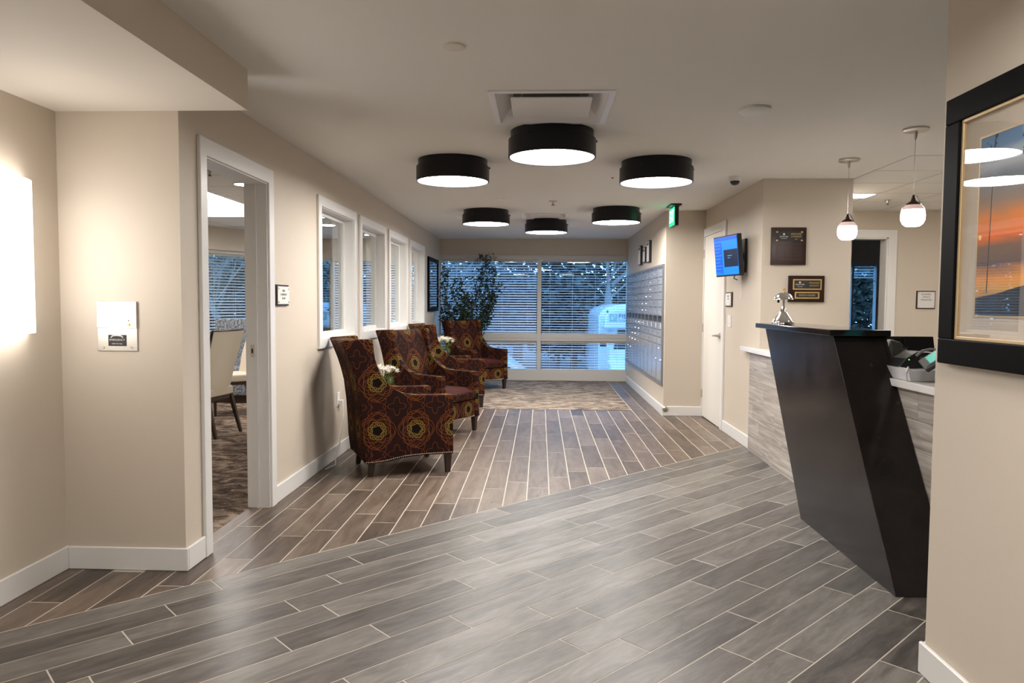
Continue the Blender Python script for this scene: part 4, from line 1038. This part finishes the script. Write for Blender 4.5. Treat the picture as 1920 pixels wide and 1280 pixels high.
# concierge bell
t_ = thing('counter_bell', 'silver pedestal service bell with a gold button on the black cap', 'bell', (1.70, 5.12, 1.2002))
MB().lathe([(.076, 0), (.076, .012), (.070, .026), (.052, .050), (.034, .072), (.020, .095), (.012, .125)], 40).obj('base', M['chrome'], t_, smooth=True)
MB().lathe([(.007, .12), (.007, .205)], 14).obj('stem', M['nickel'], t_, smooth=True)
MB().lathe([(.066, .172), (.064, .180), (.056, .198), (.042, .212), (.020, .222), (.004, .224)], 40, cap=False).obj('bell_cup', M['chrome'], t_, smooth=True)
bt = MB().lathe([(.004, .222), (.004, .24), (.014, .244), (.014, .248), (.004, .252)], 16).obj('button', M['brass'], t_, smooth=True)
MB().box(-.042, -.030, -.006, .006, .150, .172).obj('striker', M['black'], t_)
# objects on the counter
CT = .9465
t_ = thing('desk_monitor', 'black monitor lying back on the counter behind the pillar', 'monitor', (2.33, 4.55, CT))
mt = Matrix.Rotation(R(-16), 4, 'X')
MB().box(-.215, .13, 0, .02, .04, .205, mat=mt).obj('screen', M['glossy'] if 'glossy' in M else M.setdefault('glossy', Mat('glossy black', (.008, .008, .01), .1).m), t_, bevel=.003)
MB().box(-.05, .05, .02, .06, .012, .10).obj('stand', M['plastic_black'], t_); MB().box(-.10, .10, -.02, .10, 0, .012).obj('foot', M['plastic_black'], t_, bevel=.002)
t_ = thing('sign_holder', 'clear acrylic sign holder leaning at the edge of the pillar', 'sign holder', (1.97, 4.02, CT))
for a in (-.012, .010): MB().box(a, a+.003, -.07, .07, 0, .21, mat=Matrix.Rotation(R(-14), 4, 'X')).obj('acrylic_sheet', M['acrylic'], t_)
MB().box(-.02, .02, -.07, .07, 0, .004).obj('foot', M['acrylic'], t_)
t_ = thing('desk_phone', 'rounded grey desk phone on the counter beside the black pillar', 'phone', (2.07, 4.28, CT))
M['satin_grey'] = Mat('satin grey', (.26, .25, .245), .35).m
MB().prism([(-.055, .05), (-.06, .14), (-.035, .195), (.02, .175), (.06, .13), (.062, .07), (.03, .035)], -.03, .03, lambda a, b_, h: (a, h, b_)).obj('body', M['satin_grey'], t_, bevel=.008)
MB().box(-.04, -.008, -.034, -.03, .145, .158, mat=Matrix.Rotation(R(25), 4, 'Y')).obj('slot', M['ink'], t_)
MB().lathe([(.055, 0), (.055, .012), (.02, .045)], 24).obj('base', M['plastic_black'], t_, smooth=True)
t_ = thing('paper_tray', 'low white plastic tray on the counter under the card reader', 'tray', (2.03, 3.88, CT))
MB().prism([(-.13, 0), (.14, 0), (.155, .075), (.06, .080), (.03, .062), (-.12, .058), (-.145, .07)], -.12, .14, lambda a, b_, h: (a, h, b_)).obj('tray_body', M['white_counter_item'], t_, bevel=.006)
MB().tube([(-.145, -.12, .0), (-.15, -.12, .05), (-.142, -.12, .075), (-.134, -.12, .06)], .005, 6).obj('tray_clip', M['white_counter_item'], t_)
t_ = thing('card_reader', 'black card reader with a green light resting in the white tray', 'card reader', (1.99, 3.92, CT+.066))
MB().prism([(-.11, 0), (.07, 0), (.10, .05), (.12, .075), (-.01, .082), (-.07, .045)], -.07, .07, lambda a, b_, h: (a, h, b_)).obj('body', M['plastic_black'], t_, bevel=.006)
MB().tube([(-.02, -.072, .06), (.01, -.075, .088), (.05, -.075, .096), (.12, -.075, .092)], .007, 8).obj('handle', M['satin_grey'], t_, smooth=True)
MB().box(.0, .09, -.0715, -.07, .042, .056).obj('display', M['grey_plastic'], t_)
MB().lathe([(.003, 0), (.003, .003)], 10, (-.055, -.073, .040), 'y').obj('indicator', Mat('green led', (0, .2, 0), .4, emit=.8, ecol=(.05, .8, .1)).m, t_)
t_ = thing('tablet_terminal', 'tilted tablet terminal with a teal screen on a round black stand', 'tablet', (1.95, 3.50, CT))
MB().lathe([(.055, 0), (.055, .012), (.035, .02), (.032, .15), (.04, .165)], 28).obj('stand', M['plastic_black'], t_, smooth=True)
mt = Matrix.Translation((0, 0, .195)) @ Matrix.Rotation(R(-24), 4, 'Z') @ Matrix.Rotation(R(-38), 4, 'Y') @ Matrix.Rotation(R(8), 4, 'X')
tb = MB().box(-.15, .15, -.11, .11, -.022, 0, mat=mt).obj('body', M['satin_dark'] if 'satin_dark' in M else M.setdefault('satin_dark', Mat('satin charcoal', (.045, .045, .047), .4).m), t_, bevel=.006)
MB().box(-.135, .135, -.095, .095, .0, .002, mat=mt).obj('bezel', M['plastic_black'], t_)
sc2 = MB().box(-.115, .115, -.075, .075, .002, .003, mat=mt).obj('screen', M['screen_teal'], t_)
MB().box(-.02, .02, .02, .03, .003, .0035, mat=mt).box(-.035, .035, -.005, .0, .003, .0035, mat=mt).obj('screen_mark', M['screen_light'], sc2)

# ------------------------------------------------------------------ dining room furniture
def dining_chair_proto():
    t_ = thing('dining_chair', 'x', 'dining chair', (0, 0, 0), 0, 'cream dining chairs')
    # faces +x; back at x<0
    n = 7; vs_ = []
    for i in range(n):
        a = i/(n-1); y = -.25+.5*a; cv = .05*(2*a-1)**2
        for (x, z, tk, ww) in ((-.24, .40, 0, .88), (-.30, .70, 0, 1.0), (-.40, 1.04, 0, 1.06)):
            vs_.append((x+cv, y*ww, z)); vs_.append((x+cv+.045, y*ww, z))
    fs = []
    for i in range(n-1):
        for k in range(2):
            a = i*6+k*2; b_ = (i+1)*6+k*2
            fs += [(a, b_, b_+2, a+2), (a+1, a+3, b_+3, b_+1)]
        a = i*6; b_ = a+6; fs += [(a, a+1, b_+1, b_), (a+4, b_+4, b_+5, a+5)]
    for i in (0, n-1):
        a = i*6; fs += [(a, a+2, a+3, a+1), (a+2, a+4, a+5, a+3)]
    bk = MB().add(vs_, fs).obj('backrest', M['cream'], t_, smooth=True)
    tp = [Vector(vs_[i*6+4])+Vector((.02, 0, .006)) for i in range(n)]
    MB().tube(tp, .013, 8).obj('top_rail', M['wood_dark'], bk, smooth=True)
    for i in (0, n-1): MB().tube([Vector(vs_[i*6+k])+Vector((.02, 0, 0)) for k in (0, 2, 4)], .012, 8).obj('side_rail', M['wood_dark'], bk, smooth=True)
    MB().box(-.24, .24, -.235, .235, .39, .48).obj('seat', M['cream'], t_, bevel=.02, seg=3)
    MB().box(-.235, .23, -.225, .225, .355, .39).obj('seat_frame', M['wood_dark'], t_)
    for x, y, dx, dy in ((.2, .2, 0, 0), (.2, -.2, 0, 0), (-.22, .2, -.10, .02), (-.22, -.2, -.10, -.02)):
        a, b_ = .02, .013; lg = MB()
        lg.add([(x+p*a, y+q*a, .40) for p, q in ((-1, -1), (1, -1), (1, 1), (-1, 1))]+[(x+dx+p*b_, y+dy+q*b_, .001) for p, q in ((-1, -1), (1, -1), (1, 1), (-1, 1))], [(0, 1, 2, 3), (4, 5, 6, 7)]+[(i, (i+1) % 4, 4+(i+1) % 4, 4+i) for i in range(4)])
        lg.obj('leg', M['wood_dark'], t_)
    return t_
dc = dining_chair_proto()
for i, (x, y, a, lab) in enumerate(((-3.42, 7.06, 172, 'cream dining chair with its back to the open doorway'), (-3.72, 8.45, 215, 'cream dining chair on the far side of the table, right of the nearest one'), (-4.25, 6.75, 95, 'cream dining chair at the left edge of the doorway view'), (-4.85, 8.0, 0, 'cream dining chair at the hidden left side of the table'))):
    c = dc if i == 0 else copy_tree(dc); c.location = (x, y, .002); c.rotation_euler = (0, 0, R(a)); c['label'] = lab
t_ = thing('dining_table', 'round dining table with a white top inside the dining room', 'table', (-4.15, 7.62, .002))
MB().lathe([(.52, .70), (.53, .71), (.53, .735), (.52, .745), (.01, .745)], 48).obj('table_top', M['napkin'], t_, smooth=True)
MB().lathe([(.05, .03), (.045, .4), (.07, .70)], 20).obj('pedestal', M['wood_dark'], t_, smooth=True); MB().lathe([(.32, 0), (.30, .03), (.06, .06)], 32).obj('base', M['wood_dark'], t_)
for i, (x, y, lab) in enumerate(((-3.62, 7.55, 'folded white napkin beside the top of the nearest dining chair'), (-3.75, 7.86, 'folded white napkin at the right of the dining table'), (-4.45, 7.9, 'folded white napkin at the far left of the dining table'))):
    nk = MB(); N_ = 10; rr = .05
    for k in range(N_): 
        a = 2*pi*k/N_; nk.v.append((rr*cos(a)*(1+.3*sin(3*a)), rr*sin(a)*(1+.3*sin(3*a)), 0))
    for k in range(N_):
        a = 2*pi*k/N_; nk.v.append((rr*.55*cos(a), rr*.55*sin(a), .13+.03*sin(2*a)))
    nk.v.append((.01, 0, .23)); fs = [(k, (k+1) % N_, N_+(k+1) % N_, N_+k) for k in range(N_)]+[(N_+k, N_+(k+1) % N_, 2*N_) for k in range(N_)]
    nk.f = fs; nk.mi = [0]*len(fs)
    ob = nk.obj('napkin', M['napkin']); ob.location = (x, y, .7475); tag(ob, lab, 'napkin', 'folded napkins on the dining table')
t_ = thing('banquette', 'grey woven banquette back beyond the dining table', 'banquette', (-4.1, 9.7, .002))
MB().box(-.36, .9, .0, .12, .3, 1.10).obj('backrest', M['banquette'], t_, bevel=.02); MB().box(-.36, .9, -.45, 0, .1, .46).obj('seat', M['banquette'], t_, bevel=.02); MB().box(-.34, .88, -.42, .1, 0, .1).obj('plinth', M['wood_dark'], t_)

# ------------------------------------------------------------------ outside: ground, vehicles, trees
GZ = -1.30
struct(MB().box(-40, 40, D+.35, 90, GZ-.2, GZ), 'ground', M['ground'])
struct(MB().box(-9, 8, D+.16, D+.34, GZ-.2, -.06), 'foundation_wall', M['frame'])
def bus():
    X0, Y0 = 1.52, 18.0; W_ = 2.3
    t_ = thing('shuttle_bus', 'white shuttle bus with blue lettering parked outside the window', 'bus', (X0, Y0, GZ))
    zt = 2.62
    arch = [(0, .55), (0, 2.30), (.05, 2.42), (.18, 2.52), (.45, 2.60), (.85, 2.64), (W_-.85, 2.64), (W_-.45, 2.60), (W_-.18, 2.52), (W_-.05, 2.42), (W_, 2.30), (W_, .55)]
    MB().prism(arch, .9, 6.4, lambda a, b_, h: (a, h, b_)).obj('box_body', M['vehicle'], t_, bevel=.03)
    ov = [(.06, 2.02), (.10, 2.36), (.28, 2.50), (.6, 2.57), (W_-.6, 2.57), (W_-.28, 2.50), (W_-.10, 2.36), (W_-.06, 2.02)]
    MB().prism(ov, -.05, .92, lambda a, b_, h: (a, h, b_)).obj('overhang', M['vehicle'], t_, bevel=.05, seg=3)
    MB().prism([(.22, .9), (.22, 1.55), (.34, 2.05), (W_-.34, 2.05), (W_-.22, 1.55), (W_-.22, .9)], .15, .92, lambda a, b_, h: (a, h, b_)).obj('cab', M['vehicle'], t_, bevel=.03)
    MB().add([(.32, .135, 1.50), (W_-.32, .135, 1.50), (W_-.42, .13, 2.0), (.42, .13, 2.0), (.32, .15, 1.50), (W_-.32, .15, 1.50), (W_-.42, .15, 2.0), (.42, .15, 2.0)], [(0, 1, 2, 3), (0, 1, 5, 4), (1, 2, 6, 5), (2, 3, 7, 6), (3, 0, 4, 7)]).obj('windscreen', M['vehicle_glass'], t_)
    MB().prism([(0, .35), (0, 1.25), (-.75, 1.12), (-.85, .95), (-.88, .35)], .18, W_-.18, lambda a, b_, h: (h, a+.16, b_)).obj('hood', M['vehicle'], t_, bevel=.05, seg=3)
    g_ = MB().box(.65, W_-.65, -.745, -.72, .70, .98).obj('grille', M['black'], t_)
    for k in range(4): MB().box(.67, W_-.67, -.755, -.745, .72+k*.07, .74+k*.07).obj('grille_bar', M['chrome'], g_)
    for x in (.22, W_-.60): MB().box(x, x+.38, -.75, -.70, .74, .96).obj('headlight', M['white_plastic'], t_, bevel=.02)
    for x in (.20, W_-.26): MB().box(x, x+.06, -.755, -.73, .74, .82).obj('indicator', Mat('amber lens', (.6, .2, .02), .3).m, t_)
    MB().box(.14, W_-.14, -.86, -.70, .40, .60).obj('bumper', M['chrome'], t_, bevel=.02)
    for x in (.18, W_-.42):
        for y in (-.25, 4.9): MB().lathe([(.20, 0), (.36, .02), (.36, .22), (.20, .24)], 24, (x, y, .361), 'x').obj('wheel', M['tyre'], t_)
    for x, s_ in ((.05, -1), (W_-.05, 1)): MB().box(x-.08, x+.08, .02, .06, 1.55, 1.90).obj('mirror', M['black'], t_, bevel=.01)
    lg = MB().box(.19, .375, -.075, -.055, 2.205, 2.395).obj('logo_panel', M['bus_green'], t_)
    MB().tube([(.23, -.08, 2.23), (.25, -.08, 2.28), (.30, -.08, 2.32), (.34, -.08, 2.37)], .006, 5).tube([(.24, -.08, 2.25), (.25, -.08, 2.33), (.33, -.08, 2.37), (.33, -.08, 2.30), (.25, -.08, 2.26)], .008, 5).obj('leaf_emblem', M['vehicle'], lg)
    text('FIELDSTONE', .175, M['bus_blue'], t_, (.41, -.06, 2.33), (1, 0, 0), (0, 0, 1), align='LEFT', depth=.004)
    text('COMMUNITIES', .09, M['bus_green'], t_, (.41, -.06, 2.21), (1, 0, 0), (0, 0, 1), align='LEFT', depth=.004)
    MB().lathe([(.03, 0), (.03, -.02)], 12, (.14, -.05, 2.44), 'y').obj('marker_lamp', M['black'], t_)
    return t_
bus()
def car():
    t_ = thing('parked_car', 'white car parked outside behind the lower left pane', 'car', (-1.35, 17.2, GZ), R(0))
    # side profile facing +x; width along y
    body = [(-2.0, .28), (-2.02, .75), (-1.85, .95), (-1.2, 1.02), (1.0, .98), (1.45, .92), (1.75, .78), (1.82, .55), (1.80, .28)]
    MB().prism(body, -.85, .85, lambda a, b_, h: (a, h, b_)).obj('body', M['vehicle'], t_, bevel=.06, seg=3)
    MB().prism([(-1.5, .98), (-1.1, 1.50), (-.7, 1.62), (-.1, 1.63), (.35, 1.52), (1.05, .98)], -.74, .74, lambda a, b_, h: (a, h*(1-.18*max(0, b_-1)), b_)).obj('cabin', M['vehicle'], t_, bevel=.05, seg=3)
    MB().prism([(-.95, 1.04), (-.78, 1.48), (-.12, 1.53), (.30, 1.44), (.82, 1.04)], -.745, .745, lambda a, b_, h: (a, h*(1-.17*max(0, b_-1)), b_)).obj('side_glass', M['vehicle_glass'], t_)
    for x in (-1.3, 1.2):
        for y in (-.86, .64): MB().lathe([(.2, 0), (.32, .02), (.32, .2), (.2, .22)], 28, (x, y, .322), 'y').obj('wheel', M['tyre'], t_)
    for y in (-.7, .45): MB().box(1.70, 1.80, y, y+.25, .62, .76).obj('headlight', M['chrome'], t_, bevel=.02)
    return t_
car()
def tree(x, y, h, r, kind, lab, grp='trees beyond the car park'):
    t_ = thing('tree', lab, 'tree', (x, y, GZ), 0, grp); r_ = random.Random(int(x*31+y*7)); n_l = 3800
    bark = M['bark_pale'] if kind == 'bare' else M['bark']
    tr_ = MB(); rt = h*.018
    if kind == 'bare':
        pts = [Vector((r_.uniform(-.1, .1)*k, 0, h*k/8)) for k in range(9)]
        tr_.tube(pts, rt*.75, 7, r1=.03)
        for k in range(34):
            z = h*r_.uniform(.25, .97); a = r_.uniform(0, 2*pi); L = (h-z)*.5+.6; d = Vector((cos(a), sin(a), .8)); p = Vector((0, 0, z)); q = p+d*L*.5; e_ = q+Vector((cos(a)*.6, sin(a)*.6, 1))*L*.4
            tr_.tube([p, q, e_], .03, 4, r1=.008)
            for _ in range(4):
                b0 = p.lerp(q, r_.random()); a2 = r_.uniform(0, 2*pi); tr_.tube([b0, b0+Vector((cos(a2), sin(a2), .6))*L*.3], .012, 3, r1=.004)
        tr_.obj('trunk', bark, t_); return
    tr_.tube([(0, 0, 0), (.1, 0, h*.5), (0, 0, h*.95)], rt, 8, r1=.04); tr_.obj('trunk', bark, t_)
    lf_ = MB()
    for k in range(n_l):
        if kind == 'fir':
            z = h*(.10+.9*r_.random()**1.15); rr = r*(1-z/h)*(.55+.45*r_.random()); a = r_.uniform(0, 2*pi); p = Vector((rr*cos(a), rr*sin(a), z-rr*.25)); d = Vector((cos(a), sin(a), -.45)).normalized()
        else:
            a = r_.uniform(0, 2*pi); e_ = math.asin(r_.uniform(-1, 1)); q = r_.random()**.4; p = Vector((r*q*cos(a)*cos(e_), r*q*sin(a)*cos(e_), h*.60+h*.36*q*sin(e_))); d = Vector((r_.uniform(-1, 1), r_.uniform(-1, 1), r_.uniform(-.8, .3))).normalized()
        s_ = r_.uniform(.16, .42); n_ = d.cross(Vector((r_.uniform(-1, 1), r_.uniform(-1, 1), 1))).normalized()*s_*.28
        lf_.add([p, p+d*s_*.5+n_, p+d*s_, p+d*s_*.5-n_], [(0, 1, 2, 3)])
    lf_.obj('foliage', M['tree_a'] if kind == 'fir' else M['tree_b'], t_)['kind'] = 'stuff'
tl = [(-13.5, 27, 11, 3.6, 'fir'), (-11, 31, 13, 4, 'fir'), (-8.2, 27, 9.5, 3.4, 'bush'), (-5.8, 31, 12, 3.8, 'fir'), (-3.4, 28, 9, 3.2, 'bush'), (-1.0, 32, 12.5, 4.0, 'fir'), (1.3, 28, 8.2, 3.0, 'bush'),
      (3.4, 32, 12, 4.0, 'fir'), (6.3, 28, 10, 3.6, 'fir'), (9.5, 30, 12, 4, 'fir'), (13.5, 28, 10, 3.6, 'bush'), (-16.5, 30, 12, 4, 'fir'), (-10.5, 24.5, 5, 2.4, 'bush'), (-2.3, 24.5, 4.2, 2.3, 'bush'), (.6, 25, 4.0, 2.3, 'bush'), (4.8, 25, 4.5, 2.5, 'bush'), (-6.5, 24.5, 4.5, 2.5, 'bush'), (17.5, 31, 12, 4, 'fir'), (8.5, 25, 4.5, 2.6, 'bush'), (12, 24.5, 5, 2.7, 'bush'), (11.5, 33, 13, 4, 'fir')]
for (x, y, h, r, k) in tl:
    tree(x, y, h, r, k, 'dark %s beyond the car park, seen through the window blinds' % ('conifer' if k == 'fir' else 'leafy tree'), 'dark conifers outside' if k == 'fir' else 'dark leafy trees outside')
tree(2.15, 22, 11, 1, 'bare', 'pale trunked bare tree rising behind the shuttle bus', None)
tree(-2.6, 21, 8, 1, 'bare', 'bare branching tree outside behind the ficus', None)
tree(-9.2, 20, 8, 1, 'bare', 'bare tree outside the slanted dining room window', None)
